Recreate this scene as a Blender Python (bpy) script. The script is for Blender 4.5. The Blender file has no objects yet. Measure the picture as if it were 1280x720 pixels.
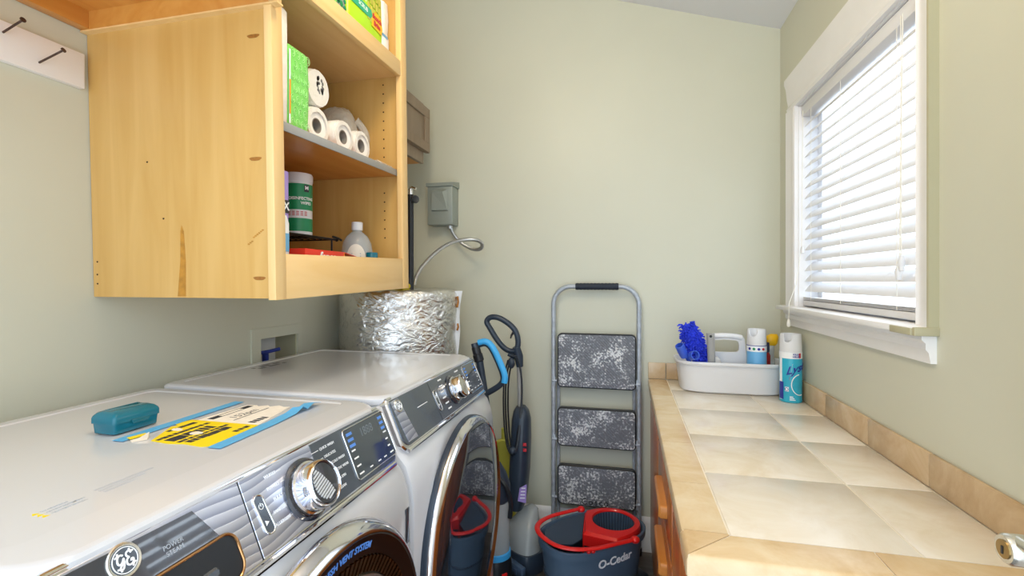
import bpy, bmesh, math, random
from mathutils import Vector, Matrix, noise as mnoise

random.seed(11)
SC = bpy.context.scene
COL = SC.collection
PI = math.pi
V = Vector
WLD = {}


# ---------------------------------------------------------------- materials
def lin(h):
    h = h.lstrip('#')
    o = []
    for i in (0, 2, 4):
        c = int(h[i:i + 2], 16) / 255
        o.append(c / 12.92 if c <= 0.04045 else ((c + 0.055) / 1.055) ** 2.4)
    return tuple(o) + (1.0,)


def sock(n, *names):
    for a in names:
        if a in n.inputs:
            return n.inputs[a]


def mat(name, hexc, rough=0.5, metal=0.0, var=0.0, vscale=6.0, bump=0.0, bscale=60.0,
        stretch=(1, 1, 1), trans=0.0, ior=1.45, coat=0.0, emis=0.0, spec=None, detail=4.0, bdist=0.002):
    m = bpy.data.materials.new(name)
    m.use_nodes = True
    nt = m.node_tree
    b = nt.nodes['Principled BSDF']
    col = lin(hexc)
    b.inputs['Base Color'].default_value = col
    b.inputs['Roughness'].default_value = rough
    b.inputs['Metallic'].default_value = metal
    b.inputs['IOR'].default_value = ior
    if trans:
        sock(b, 'Transmission Weight').default_value = trans
    if coat:
        sock(b, 'Coat Weight').default_value = coat
        sock(b, 'Coat Roughness').default_value = 0.06
    if spec is not None:
        sock(b, 'Specular IOR Level').default_value = spec
    if emis:
        sock(b, 'Emission Color').default_value = col
        sock(b, 'Emission Strength').default_value = emis
    tc = nt.nodes.new('ShaderNodeTexCoord')
    mp = nt.nodes.new('ShaderNodeMapping')
    mp.inputs['Scale'].default_value = stretch
    nt.links.new(tc.outputs['Object'], mp.inputs['Vector'])
    if var:
        n = nt.nodes.new('ShaderNodeTexNoise')
        n.inputs['Scale'].default_value = vscale
        n.inputs['Detail'].default_value = detail
        nt.links.new(mp.outputs[0], n.inputs['Vector'])
        r = nt.nodes.new('ShaderNodeValToRGB')
        r.color_ramp.elements[0].position = 0.3
        r.color_ramp.elements[1].position = 0.7
        r.color_ramp.elements[0].color = tuple(c * (1 - var) for c in col[:3]) + (1,)
        r.color_ramp.elements[1].color = tuple(min(1, c * (1 + var)) for c in col[:3]) + (1,)
        nt.links.new(n.outputs['Fac'], r.inputs['Fac'])
        nt.links.new(r.outputs['Color'], b.inputs['Base Color'])
    if bump:
        n2 = nt.nodes.new('ShaderNodeTexNoise')
        n2.inputs['Scale'].default_value = bscale
        n2.inputs['Detail'].default_value = 3
        nt.links.new(mp.outputs[0], n2.inputs['Vector'])
        bp = nt.nodes.new('ShaderNodeBump')
        bp.inputs['Strength'].default_value = bump
        bp.inputs['Distance'].default_value = bdist
        nt.links.new(n2.outputs['Fac'], bp.inputs['Height'])
        nt.links.new(bp.outputs['Normal'], b.inputs['Normal'])
    return m


def N(m, t):
    return m.node_tree.nodes.new('ShaderNode' + t)


def L(m, a, b):
    m.node_tree.links.new(a, b)


def wood(name, c1, c2, axis='z', rough=0.38, scale=1.0, coat=0.15):
    m = mat(name, c1, rough=rough, coat=coat)
    b = m.node_tree.nodes['Principled BSDF']
    tc = N(m, 'TexCoord')
    mp = N(m, 'Mapping')
    s = {'x': (1.2, 14, 14), 'y': (14, 1.2, 14), 'z': (14, 14, 1.2)}[axis]
    mp.inputs['Scale'].default_value = tuple(v * scale for v in s)
    L(m, tc.outputs['Object'], mp.inputs['Vector'])
    n = N(m, 'TexNoise')
    n.inputs['Scale'].default_value = 1.6
    n.inputs['Detail'].default_value = 8
    n.inputs['Distortion'].default_value = 0.9
    L(m, mp.outputs[0], n.inputs['Vector'])
    r = N(m, 'ValToRGB')
    r.color_ramp.elements[0].position = 0.25
    r.color_ramp.elements[1].position = 0.75
    r.color_ramp.elements[0].color = lin(c2)
    r.color_ramp.elements[1].color = lin(c1)
    L(m, n.outputs['Fac'], r.inputs['Fac'])
    L(m, r.outputs['Color'], b.inputs['Base Color'])
    return m


def splatter(name, base, spots, diag=True):
    """dark ribbed rubber tread with old paint splashes"""
    m = mat(name, base, rough=0.65)
    b = m.node_tree.nodes['Principled BSDF']
    tc = N(m, 'TexCoord')
    big = N(m, 'TexNoise'); big.inputs['Scale'].default_value = 13; big.inputs['Detail'].default_value = 2
    fine = N(m, 'TexNoise'); fine.inputs['Scale'].default_value = 95; fine.inputs['Detail'].default_value = 5
    L(m, tc.outputs['Object'], big.inputs['Vector']); L(m, tc.outputs['Object'], fine.inputs['Vector'])
    mul = N(m, 'Math'); mul.operation = 'MULTIPLY_ADD'
    mul.inputs[1].default_value = 0.7
    L(m, big.outputs['Fac'], mul.inputs[0]); L(m, fine.outputs['Fac'], mul.inputs[2])
    r = N(m, 'ValToRGB')
    e = r.color_ramp.elements
    e[0].position = 0.74; e[0].color = lin(base)
    e[1].position = 1.04; e[1].color = lin(spots)
    k = e.new(0.86); k.color = lin('#7e818b')
    k = e.new(0.93); k.color = lin('#a3a6ae')
    L(m, mul.outputs[0], r.inputs['Fac'])
    L(m, r.outputs['Color'], b.inputs['Base Color'])
    w = N(m, 'TexWave'); w.wave_type = 'BANDS'; w.bands_direction = 'DIAGONAL'
    w.inputs['Scale'].default_value = 45
    L(m, tc.outputs['Object'], w.inputs['Vector'])
    bp = N(m, 'Bump'); bp.inputs['Strength'].default_value = 0.6; bp.inputs['Distance'].default_value = 0.003
    L(m, w.outputs['Fac'], bp.inputs['Height'])
    L(m, bp.outputs['Normal'], b.inputs['Normal'])
    return m


def wavy(name, c1, c2):
    """brushed metal with a moire wave engraving"""
    m = mat(name, c1, rough=0.28, metal=0.85)
    b = m.node_tree.nodes['Principled BSDF']
    tc = N(m, 'TexCoord')
    mp = N(m, 'Mapping'); mp.inputs['Scale'].default_value = (1, 0.75, 2.2)
    L(m, tc.outputs['Object'], mp.inputs['Vector'])
    w = N(m, 'TexWave'); w.wave_type = 'BANDS'; w.bands_direction = 'Z'; w.wave_profile = 'SAW'
    w.inputs['Scale'].default_value = 11
    w.inputs['Distortion'].default_value = 7.0
    w.inputs['Detail'].default_value = 0.0
    w.inputs['Detail Scale'].default_value = 0.9
    L(m, mp.outputs[0], w.inputs['Vector'])
    r = N(m, 'ValToRGB')
    e = r.color_ramp.elements
    e[0].position = 0.0; e[0].color = lin(c2)
    e[1].position = 0.9; e[1].color = lin(c1)
    L(m, w.outputs['Fac'], r.inputs['Fac'])
    L(m, r.outputs['Color'], b.inputs['Base Color'])
    bp = N(m, 'Bump'); bp.inputs['Strength'].default_value = 0.5; bp.inputs['Distance'].default_value = 0.002
    L(m, w.outputs['Fac'], bp.inputs['Height'])
    L(m, bp.outputs['Normal'], b.inputs['Normal'])
    return m


def tilemat(name, c1, c2, c3):
    m = mat(name, c1, rough=0.24, spec=0.5)
    b = m.node_tree.nodes['Principled BSDF']
    tc = N(m, 'TexCoord')
    n = N(m, 'TexNoise'); n.inputs['Scale'].default_value = 7; n.inputs['Detail'].default_value = 8
    n.inputs['Roughness'].default_value = 0.65; n.inputs['Distortion'].default_value = 0.6
    L(m, tc.outputs['Object'], n.inputs['Vector'])
    g = N(m, 'NewGeometry')
    ad = N(m, 'Math'); ad.operation = 'MULTIPLY_ADD'
    ad.inputs[1].default_value = 0.22
    L(m, g.outputs['Random Per Island'], ad.inputs[0]); L(m, n.outputs['Fac'], ad.inputs[2])
    r = N(m, 'ValToRGB')
    e = r.color_ramp.elements
    e[0].position = 0.38; e[0].color = lin(c2)
    e[1].position = 0.82; e[1].color = lin(c3)
    k = e.new(0.6); k.color = lin(c1)
    L(m, ad.outputs[0], r.inputs['Fac'])
    L(m, r.outputs['Color'], b.inputs['Base Color'])
    bp = N(m, 'Bump'); bp.inputs['Strength'].default_value = 0.15; bp.inputs['Distance'].default_value = 0.002
    L(m, n.outputs['Fac'], bp.inputs['Height'])
    L(m, bp.outputs['Normal'], b.inputs['Normal'])
    return m


# ---------------------------------------------------------------- mesh builder
class B:
    def __init__(s):
        s.bm = bmesh.new()

    def add(s, vs, fs, mi=0):
        bv = [s.bm.verts.new(v) for v in vs]
        for f in fs:
            try:
                fc = s.bm.faces.new([bv[i] for i in f])
                fc.material_index = mi
            except ValueError:
                pass
        return s

    def merge(s, t, M=None, mi=0):
        t.verts.index_update()
        mp = {}
        for v in t.verts:
            mp[v.index] = s.bm.verts.new(M @ v.co if M else v.co)
        for f in t.faces:
            fc = s.bm.faces.new([mp[v.index] for v in f.verts])
            fc.material_index = mi
        t.free()
        return s

    def box(s, x0, x1, y0, y1, z0, z1, bev=0.0, seg=2, M=None, mi=0):
        t = bmesh.new()
        bmesh.ops.create_cube(t, size=1)
        for v in t.verts:
            v.co = V(((x0 + x1) / 2 + v.co.x * (x1 - x0), (y0 + y1) / 2 + v.co.y * (y1 - y0),
                      (z0 + z1) / 2 + v.co.z * (z1 - z0)))
        if bev:
            bmesh.ops.bevel(t, geom=t.edges[:], offset=bev, segments=seg, profile=0.5, affect='EDGES')
        return s.merge(t, M, mi)

    def loft(s, rings, cap0=True, cap1=True, closed=True, mi=0):
        n = len(rings[0])
        bv = [[s.bm.verts.new(p) for p in r] for r in rings]
        for a, b in zip(bv[:-1], bv[1:]):
            for i in range(n if closed else n - 1):
                j = (i + 1) % n
                f = s.bm.faces.new((a[i], a[j], b[j], b[i]))
                f.material_index = mi
        if cap0:
            s.bm.faces.new(list(reversed(bv[0]))).material_index = mi
        if cap1:
            s.bm.faces.new(bv[-1]).material_index = mi
        return s

    def lathe(s, prof, o, axis, n=40, up=None, cap0=False, cap1=False, mi=0):
        o = V(o); w = V(axis).normalized()
        u = w.orthogonal().normalized() if up is None else V(up).normalized()
        v = w.cross(u)
        rings = []
        for r, h in prof:
            r = max(r, 1e-5)
            rings.append([o + w * h + (u * math.cos(a) + v * math.sin(a)) * r
                          for a in [2 * PI * k / n for k in range(n)]])
        return s.loft(rings, cap0, cap1, mi=mi)

    def cyl(s, p0, p1, r0, r1=None, n=20, mi=0):
        p0 = V(p0); p1 = V(p1); r1 = r0 if r1 is None else r1
        return s.lathe([(r0, 0), (r1, (p1 - p0).length)], p0, p1 - p0, n, cap0=True, cap1=True, mi=mi)

    def tube(s, pts, r, n=10, closed=False, mi=0, smooth=0, flat=None):
        pts = [V(p) for p in pts]
        for _ in range(smooth):
            q = []
            m_ = len(pts)
            rng = range(m_) if closed else range(m_ - 1)
            if not closed:
                q.append(pts[0])
            for i in rng:
                a, b = pts[i], pts[(i + 1) % m_]
                q += [a * .75 + b * .25, a * .25 + b * .75]
            if not closed:
                q.append(pts[-1])
            pts = q
        m_ = len(pts)
        rs = r if isinstance(r, (list, tuple)) else None
        rings = []
        u = None
        for i, p in enumerate(pts):
            if closed:
                t = (pts[(i + 1) % m_] - pts[i - 1])
            else:
                t = pts[min(i + 1, m_ - 1)] - pts[max(i - 1, 0)]
            t.normalize()
            if u is None:
                u = t.orthogonal().normalized()
                if flat is not None:
                    u = (V(flat) - t * t.dot(V(flat))).normalized()
            else:
                u = (u - t * u.dot(t)).normalized()
            w = t.cross(u)
            if rs:
                f = i / (m_ - 1) * (len(rs) - 1); k = min(int(f), len(rs) - 2)
                rr = rs[k] + (rs[k + 1] - rs[k]) * (f - k)
            else:
                rr = r
            ra, rb = (rr if isinstance(rr, V) else (rr, rr))
            rings.append([p + u * math.cos(2 * PI * k / n) * ra + w * math.sin(2 * PI * k / n) * rb for k in range(n)])
        if closed:
            rings.append(rings[0])
            bv = [[s.bm.verts.new(p) for p in rg] for rg in rings[:-1]]
            for i in range(m_):
                a, b = bv[i], bv[(i + 1) % m_]
                best = min(range(n), key=lambda q: (b[q].co - a[0].co).length)
                for k in range(n):
                    f = s.bm.faces.new((a[k], a[(k + 1) % n], b[(k + 1 + best) % n], b[(k + best) % n]))
                    f.material_index = mi
            return s
        return s.loft(rings, mi=mi)

    def prism(s, poly, F, d0, d1, bev=0.0, mi=0):
        """poly in (a,b); F(a,b,c) maps to the world; c from d0 to d1"""
        if bev:
            rings = [[F(a, b, d0) for a, b in poly], [F(a, b, d1 - bev) for a, b in poly],
                     [F(a, b, d1) for a, b in inset(poly, bev)]]
        else:
            rings = [[F(a, b, d0) for a, b in poly], [F(a, b, d1) for a, b in poly]]
        return s.loft(rings, mi=mi)

    def sphere(s, c, r, n=16, m=10, M=None, mi=0):
        rx, ry, rz = r if isinstance(r, (tuple, list)) else (r, r, r)
        c = V(c)
        rings = []
        for i in range(m + 1):
            th = PI * i / m
            q = max(math.sin(th), 1e-3)
            rings.append([c + V((rx * q * math.cos(2 * PI * k / n), ry * q * math.sin(2 * PI * k / n), -rz * math.cos(th)))
                          for k in range(n)])
        if M:
            rings = [[M @ p for p in r_] for r_ in rings]
        return s.loft(rings, mi=mi)

    def text(s, body, size, F, d0=0.0, d1=0.0006, align='CENTER', shear=0.0, bold=0.0, mi=0, spacing=1.0):
        cu = bpy.data.curves.new('lettering_curve', 'FONT')
        cu.body = body; cu.size = size; cu.align_x = align; cu.align_y = 'CENTER'
        cu.shear = shear; cu.offset = bold; cu.resolution_u = 3; cu.space_character = spacing
        cu.extrude = 0.5
        ob = bpy.data.objects.new('lettering_curve', cu)
        COL.objects.link(ob)
        dg = bpy.context.evaluated_depsgraph_get()
        ev = ob.evaluated_get(dg)
        me = ev.to_mesh()
        vs = [tuple(v.co) for v in me.vertices]
        fs = [tuple(p.vertices) for p in me.polygons]
        ev.to_mesh_clear()
        bpy.data.objects.remove(ob)
        bpy.data.curves.remove(cu)
        s.add([F(x, y, d1 if z > 0 else d0) for x, y, z in vs], fs, mi)
        return s


def inset(poly, d):
    n = len(poly)
    A = sum(poly[i][0] * poly[(i + 1) % n][1] - poly[(i + 1) % n][0] * poly[i][1] for i in range(n))
    sg = 1 if A > 0 else -1
    out = []
    for i in range(n):
        p0, p1, p2 = V(poly[i - 1]), V(poly[i]), V(poly[(i + 1) % n])
        e1 = (p1 - p0); e2 = (p2 - p1)
        if e1.length < 1e-9: e1 = e2
        if e2.length < 1e-9: e2 = e1
        e1.normalize(); e2.normalize()
        n1 = V((-e1.y, e1.x)) * sg; n2 = V((-e2.y, e2.x)) * sg
        nn = n1 + n2
        if nn.length < 1e-6: nn = n1
        nn.normalize()
        k = d / max(0.35, nn.dot(n1))
        out.append((p1.x + nn.x * k, p1.y + nn.y * k))
    return out


def rrect(x0, x1, y0, y1, r, n=6):
    pts = []
    rs = r if isinstance(r, (list, tuple)) else (r,) * 4
    for (cx, cy, a0, rr) in ((x1, y1, 0, rs[0]), (x0, y1, 90, rs[1]), (x0, y0, 180, rs[2]), (x1, y0, 270, rs[3])):
        sx = -1 if cx == x1 else 1
        sy = -1 if cy == y1 else 1
        for k in range(n + 1):
            a = math.radians(a0 + 90 * k / n)
            pts.append((cx + sx * rr + rr * math.cos(a), cy + sy * rr + rr * math.sin(a)))
    return pts


def obj(name, b, m, parent=None, sharp=35):
    me = bpy.data.meshes.new(name)
    bmesh.ops.recalc_face_normals(b.bm, faces=b.bm.faces[:])
    o = bpy.data.objects.new(name, me)
    COL.objects.link(o)
    if parent is None:
        xs = [v.co for v in b.bm.verts]
        lo = V([min(p[i] for p in xs) for i in range(3)]); hi = V([max(p[i] for p in xs) for i in range(3)])
        loc = V(((lo.x + hi.x) / 2, (lo.y + hi.y) / 2, lo.z))
        o.location = loc
        WLD[o.name] = loc
    else:
        o.parent = parent
        loc = WLD[parent.name]
        WLD[o.name] = loc
    bmesh.ops.translate(b.bm, verts=b.bm.verts[:], vec=-loc)
    b.bm.to_mesh(me)
    b.bm.free()
    for q in (m if isinstance(m, (list, tuple)) else [m]):
        me.materials.append(q)
    me.polygons.foreach_set('use_smooth', [sharp > 1] * len(me.polygons))
    me.set_sharp_from_angle(angle=math.radians(sharp))
    return o


def thing(name, label, cat, loc, group=None):
    o = bpy.data.objects.new(name, None)
    o.empty_display_size = 0.05
    COL.objects.link(o)
    o.location = V(loc)
    WLD[o.name] = V(loc)
    o['label'] = label; o['category'] = cat
    if group: o['group'] = group
    return o


def tag(o, label, cat, group=None):
    o['label'] = label; o['category'] = cat
    if group: o['group'] = group
    return o


def struct(name, b, m, sharp=35):
    o = obj(name, b, m, sharp=sharp)
    o['kind'] = 'structure'
    return o


def frame(o, u, v, w):
    o, u, v, w = V(o), V(u), V(v), V(w)
    return lambda a, b, c: o + u * a + v * b + w * c


# ---------------------------------------------------------------- palette
M = {}
M['wall'] = mat('sage_wall_paint', '#cdccba', rough=0.42, var=0.015, vscale=3, bump=0.06, bscale=160, bdist=0.001)
M['ceiling'] = mat('ceiling_paint', '#e6e6ea', rough=0.8)
M['white_trim'] = mat('white_trim_paint', '#eceaea', rough=0.35, var=0.02, vscale=9)
M['tan_edge'] = mat('wall_colour_on_casing_edge', '#b6b092', rough=0.5)
M['floor'] = wood('dark_floor_boards', '#6b625c', '#3f3935', axis='x', rough=0.35)
M['birch'] = wood('birch_plywood_shaded', '#d6ac68', '#c89a52', axis='z', rough=0.33)  # same wood as the frame, its weaker light painted in as a darker tone
M['birch_lit_y'] = wood('birch_rail_lit', '#efca8e', '#e6bb7a', axis='y', rough=0.36)  # same birch, window light painted in as a paler tone, grain along y
M['birch_lit'] = wood('birch_stile_lit', '#efca8e', '#e6bb7a', axis='z', rough=0.36)  # upright-grain copy of the tone with window light painted in
M['amber'] = wood('amber_plywood', '#d99a4c', '#c98335', axis='y', rough=0.35)
M['oak'] = wood('orange_oak', '#c8762f', '#9b4f18', axis='z', rough=0.3, coat=0.3)
M['oak_pull'] = wood('oak_pull', '#d9924a', '#c27a33', axis='y', rough=0.3, coat=0.3)
M['knot'] = mat('wood_knot', '#9a6426', rough=0.5, var=0.25, vscale=120)
M['stain'] = mat('wood_stain', '#b37d2c', rough=0.5, var=0.2, vscale=60)
M['hole'] = mat('peg_hole', '#3a2610', rough=0.9)
M['greywood'] = wood('grey_stained_wood', '#96826c', '#7f6c58', axis='z', rough=0.45)
M['white_enamel'] = mat('white_enamel', '#cfd0d5', rough=0.16, coat=0.4)
M['chrome'] = mat('chrome', '#e6e6ea', rough=0.09, metal=1.0)
M['satin'] = mat('satin_metal', '#d5d2c8', rough=0.25, metal=0.9)
M['dark_glass'] = mat('dark_glass', '#2a2f3c', rough=0.03, coat=1.0, spec=0.9)
M['door_glass'] = mat('smoked_door_glass', '#1c2734', rough=0.015, coat=1.0, spec=1.0, ior=2.1)
M['graphite'] = mat('graphite_panel', '#5e6672', rough=0.18, metal=0.55, coat=0.5)
M['lcd'] = mat('display_glass', '#39424c', rough=0.05, coat=1.0)
M['wave'] = wavy('wave_engraved_metal', '#e4e7f4', '#9fa5bd')
M['black'] = mat('black_plastic', '#1d2026', rough=0.35)
M['navy'] = mat('navy_black_plastic', '#2e3948', rough=0.32, var=0.06, vscale=12)
M['letter_white'] = mat('white_lettering', '#f4f5f8', rough=0.5)
M['letter_blue'] = mat('blue_lettering', '#5b8fe0', rough=0.5)
M['letter_dark'] = mat('dark_lettering', '#2c2e38', rough=0.5)
M['letter_grey'] = mat('grey_lettering', '#aeb3bb', rough=0.5)
M['copper'] = mat('copper_ring', '#b98a5c', rough=0.2, metal=1.0)
M['bronze'] = mat('bronze_dark_ring', '#4a2b20', rough=0.12, metal=0.7, coat=0.5)
M['tile'] = tilemat('cream_tile', '#e9dfcf', '#dfd0b8', '#f0e9de')
M['tile_edge'] = tilemat('tan_tile', '#dcc29a', '#cfae80', '#e6d4b4')
M['tile_splash'] = tilemat('stone_tile', '#c8ac88', '#b4966f', '#d6c0a0')
M['grout'] = mat('grout', '#e8dfce', rough=0.8, var=0.06, vscale=30)
M['steel_tube'] = mat('worn_grey_tube', '#aeb5bf', rough=0.4, metal=0.25, var=0.18, vscale=40)
M['tread'] = splatter('paint_splashed_tread', '#73767f', '#e4e5e9')
M['grip'] = mat('ribbed_grip', '#232b3a', rough=0.6, bump=0.8, bscale=250)
M['bucket'] = mat('slate_blue_plastic', '#52677d', rough=0.4, var=0.05, vscale=10, bump=0.1, bscale=200)
M['bucket_in'] = mat('slate_insert_plastic', '#38475a', rough=0.4)
M['red'] = mat('red_plastic', '#e3201f', rough=0.32, coat=0.2)
M['yellowgreen'] = mat('yellow_green_plastic', '#c3bf4e', rough=0.45, var=0.1)
M['sky_blue'] = mat('sky_blue_plastic', '#3fa7e6', rough=0.3)
M['clear'] = mat('clear_plastic', '#e4eaec', rough=0.08, trans=0.6, ior=1.4)
M['clear_blue'] = mat('blue_tinted_clear_plastic', '#6d87a8', rough=0.12, trans=0.5, ior=1.4)
M['teal'] = mat('teal_translucent_plastic', '#0f8098', rough=0.16, trans=0.35, ior=1.4, coat=0.3)
M['paper'] = mat('cream_paper', '#ece4d8', rough=0.8, var=0.05, vscale=60)
M['yellow'] = mat('yellow_paper', '#f0d410', rough=0.6)
M['tape'] = mat('blue_painters_tape', '#5cacde', rough=0.6, var=0.05, vscale=80)
M['white_plastic'] = mat('white_plastic', '#e4e4e6', rough=0.35)
M['caddy'] = mat('pale_grey_plastic', '#dfdfe2', rough=0.38)
M['grey_plastic'] = mat('grey_plastic', '#9b9a98', rough=0.4)
M['blue'] = mat('cobalt_chenille', '#2a3fd6', rough=0.85, var=0.3, vscale=150)
M['blue_plastic'] = mat('blue_plastic', '#3a5fd0', rough=0.35)
M['can_aqua'] = mat('aqua_label', '#35aecb', rough=0.3, var=0.12, vscale=14)
M['can_sky'] = mat('sky_label', '#6fb2e2', rough=0.3)
M['can_navy'] = mat('navy_print', '#2a3598', rough=0.4)
M['red_print'] = mat('red_print', '#c4303a', rough=0.4)
M['dark_red'] = mat('dark_red_liquid', '#a02428', rough=0.15)
M['navy_cap'] = mat('navy_cap', '#26304e', rough=0.4)
M['cap_yellow'] = mat('yellow_cap', '#f3bd1c', rough=0.35)
M['green_wrap'] = mat('green_printed_wrap', '#86d86a', rough=0.25)
M['lime'] = mat('lime_print', '#b4e626', rough=0.3)
M['teal_print'] = mat('teal_print', '#2fae86', rough=0.4)
M['film'] = mat('white_film', '#efe9e2', rough=0.25, bump=0.5, bscale=60, bdist=0.006)
M['clear_film'] = mat('cloudy_film', '#e6ddcf', rough=0.2, trans=0.35, bump=0.8, bscale=45, bdist=0.01)
M['tissue'] = mat('tissue', '#f3efea', rough=0.9)
M['tube_card'] = mat('cardboard_core', '#8d857c', rough=0.8)
M['wipes_green'] = mat('green_label', '#1f8f5c', rough=0.35)
M['purple'] = mat('lilac_label', '#a78fd8', rough=0.4)
M['red_box'] = mat('red_card', '#d8341f', rough=0.4)
M['orange'] = mat('orange_print', '#efa42a', rough=0.4)
M['electric_grey'] = mat('grey_enamel_box', '#98a09a', rough=0.4, metal=0.2)
M['flex'] = mat('ribbed_steel_conduit', '#c2c4c6', rough=0.3, metal=0.9)
M['rust'] = mat('rusty_nail', '#54423a', rough=0.5, metal=0.6, var=0.3, vscale=150)
M['yellow_foam'] = mat('yellow_insulation', '#cdb62a', rough=0.9, bump=1.0, bscale=50, bdist=0.01)
M['white_pvc'] = mat('white_pvc', '#e9edf2', rough=0.5)
M['blue_valve'] = mat('blue_valve', '#2d3f9a', rough=0.4)
M['brass'] = mat('brass_latch', '#a58a5a', rough=0.3, metal=0.9)
M['blind'] = mat('white_blind_slat', '#e9e8ea', rough=0.45)
M['cord'] = mat('white_cord', '#eeeae0', rough=0.8)
M['mesh_black'] = mat('black_wire', '#17181c', rough=0.3, metal=0.5)
M['greyprint'] = mat('grey_print', '#6f6c6c', rough=0.5)
M['dim'] = mat('dim_digits', '#6f7880', rough=0.4)
M['pale_green'] = mat('pale_green_print', '#b9ef9f', rough=0.3)
M['zebra'] = mat('ridge_print', '#c9ccd0', rough=0.4)

# foil: crinkled aluminium
foil = mat('crinkled_foil', '#e4e3e2', rough=0.16, metal=1.0)
_b = foil.node_tree.nodes['Principled BSDF']
_tc = N(foil, 'TexCoord')
_mp = N(foil, 'Mapping'); _mp.inputs['Scale'].default_value = (1, 1, 1.6); _mp.inputs['Rotation'].default_value = (0.5, 0.3, 0)
L(foil, _tc.outputs['Object'], _mp.inputs['Vector'])
_n = N(foil, 'TexNoise'); _n.inputs['Scale'].default_value = 21; _n.inputs['Detail'].default_value = 7; _n.inputs['Distortion'].default_value = 1.2
L(foil, _mp.outputs[0], _n.inputs['Vector'])
_bp = N(foil, 'Bump'); _bp.inputs['Strength'].default_value = 0.6; _bp.inputs['Distance'].default_value = 0.02
L(foil, _n.outputs['Fac'], _bp.inputs['Height']); L(foil, _bp.outputs['Normal'], _b.inputs['Normal'])
M['foil'] = foil

# window glass lets the daylight straight through
gl = bpy.data.materials.new('window_glass'); gl.use_nodes = True
nt = gl.node_tree; nt.nodes.clear()
_o = nt.nodes.new('ShaderNodeOutputMaterial'); _t = nt.nodes.new('ShaderNodeBsdfTransparent'); _g = nt.nodes.new('ShaderNodeBsdfGlossy')
_g.inputs['Roughness'].default_value = 0.02
_m = nt.nodes.new('ShaderNodeMixShader'); _m.inputs[0].default_value = 0.06
nt.links.new(_t.outputs[0], _m.inputs[1]); nt.links.new(_g.outputs[0], _m.inputs[2]); nt.links.new(_m.outputs[0], _o.inputs[0])
M['glass'] = gl

# thin slats glow a little with the light behind them
_bl = M['blind'].node_tree
_bs = _bl.nodes['Principled BSDF']
_tr = _bl.nodes.new('ShaderNodeBsdfTranslucent'); _tr.inputs['Color'].default_value = lin('#f7f4f0')
_mx = _bl.nodes.new('ShaderNodeMixShader'); _mx.inputs[0].default_value = 0.10
_out = [n for n in _bl.nodes if n.type == 'OUTPUT_MATERIAL'][0]
_bl.links.new(_bs.outputs[0], _mx.inputs[1]); _bl.links.new(_tr.outputs[0], _mx.inputs[2]); _bl.links.new(_mx.outputs[0], _out.inputs['Surface'])

# ---------------------------------------------------------------- room
XL, XR, YB, YF = -1.31, 0.685, 2.44, -0.45
CEIL = lambda x: 2.467 + 0.314 * (0.68 - x)


def wall_holed(name, x, thick, holes, top):
    """side wall in the y-z plane with rectangular openings (y0,y1,z0,z1)"""
    b = B()
    ys = sorted({YF, YB + 0.12} | {h[0] for h in holes} | {h[1] for h in holes})
    zs = sorted({0.0, top} | {h[2] for h in holes} | {h[3] for h in holes})
    s = 1 if thick > 0 else -1
    for i in range(len(ys) - 1):
        for j in range(len(zs) - 1):
            yc, zc = (ys[i] + ys[i + 1]) / 2, (zs[j] + zs[j + 1]) / 2
            if any(h[0] < yc < h[1] and h[2] < zc < h[3] for h in holes):
                continue
            b.box(min(x, x + thick), max(x, x + thick), ys[i], ys[i + 1], zs[j], zs[j + 1])
    return struct(name, b, M['wall'], sharp=1)


WIN = (1.345, 2.20, 1.205, 2.03)
struct('floor', B().box(XL - 0.12, XR + 0.12, YF, YB + 0.12, -0.06, 0), M['floor'])
wall_holed('wall_left', XL, -0.12, [(1.51, 1.715, 0.96, 1.098)], 3.2)
wall_holed('wall_right', XR, 0.12, [WIN], CEIL(XR) + 0.05)
struct('wall_back', B().box(XL, XR, YB, YB + 0.12, 0, 3.2), M['wall'])
b = B()
p = [(x, y, CEIL(x) + d) for x, y, d in ((XL, YF, 0), (XR, YF, 0), (XR, YB, 0), (XL, YB, 0), (XL, YF, .06), (XR, YF, .06), (XR, YB, .06), (XL, YB, .06))]
b.add(p, [(0, 1, 2, 3), (4, 5, 6, 7), (0, 1, 5, 4), (1, 2, 6, 5), (2, 3, 7, 6), (3, 0, 4, 7)])
struct('ceiling', b, M['ceiling'])
b = B()
prof = [(0, 0), (-.016, 0), (-.016, .12), (-.013, .135), (-.013, .145), (-.006, .158), (0, .165)]
b.loft([[(x, YB + dy, z) for dy, z in prof] for x in (XL, 0.122)])
struct('baseboard_back', b, M['white_trim'])

# hookup recess behind the dryer
r = thing('trim_1', 'white recessed hookup box in the wall behind the dryer', 'wall box', (XL, 1.61, 0.98))
del r['label'], r['category']
r['kind'] = 'structure'
b = B()
F = frame((XL, 0, 0), (0, 1, 0), (0, 0, 1), (1, 0, 0))
for a0, a1, b0, b1 in ((1.467, 1.51, .96, 1.137), (1.715, 1.742, .96, 1.137), (1.51, 1.715, 1.098, 1.137)):
    b.box(XL, XL + .008, a0, a1, b0, b1)
obj('box_frame', b, M['wall'], r)
b = B()
b.box(XL - .1, XL - .095, 1.51, 1.715, .96, 1.098)
b.box(XL - .095, XL, 1.505, 1.51, .96, 1.098)
b.box(XL - .095, XL, 1.51, 1.715, 1.098, 1.102)
obj('box_liner', b, M['white_trim'], r)
b = B().box(XL - .095, XL, 1.709, 1.7149, .96, 1.0975)
obj('box_side', b, M['tan_edge'], r)
b = B()
b.cyl((XL - .05, 1.60, .97), (XL - .05, 1.60, 1.035), .012)
b.tube([(XL - .05, 1.575, 1.037), (XL - .03, 1.60, 1.04), (XL - .02, 1.64, 1.044)], .007)
obj('valve', b, M['blue_valve'], r)

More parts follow.
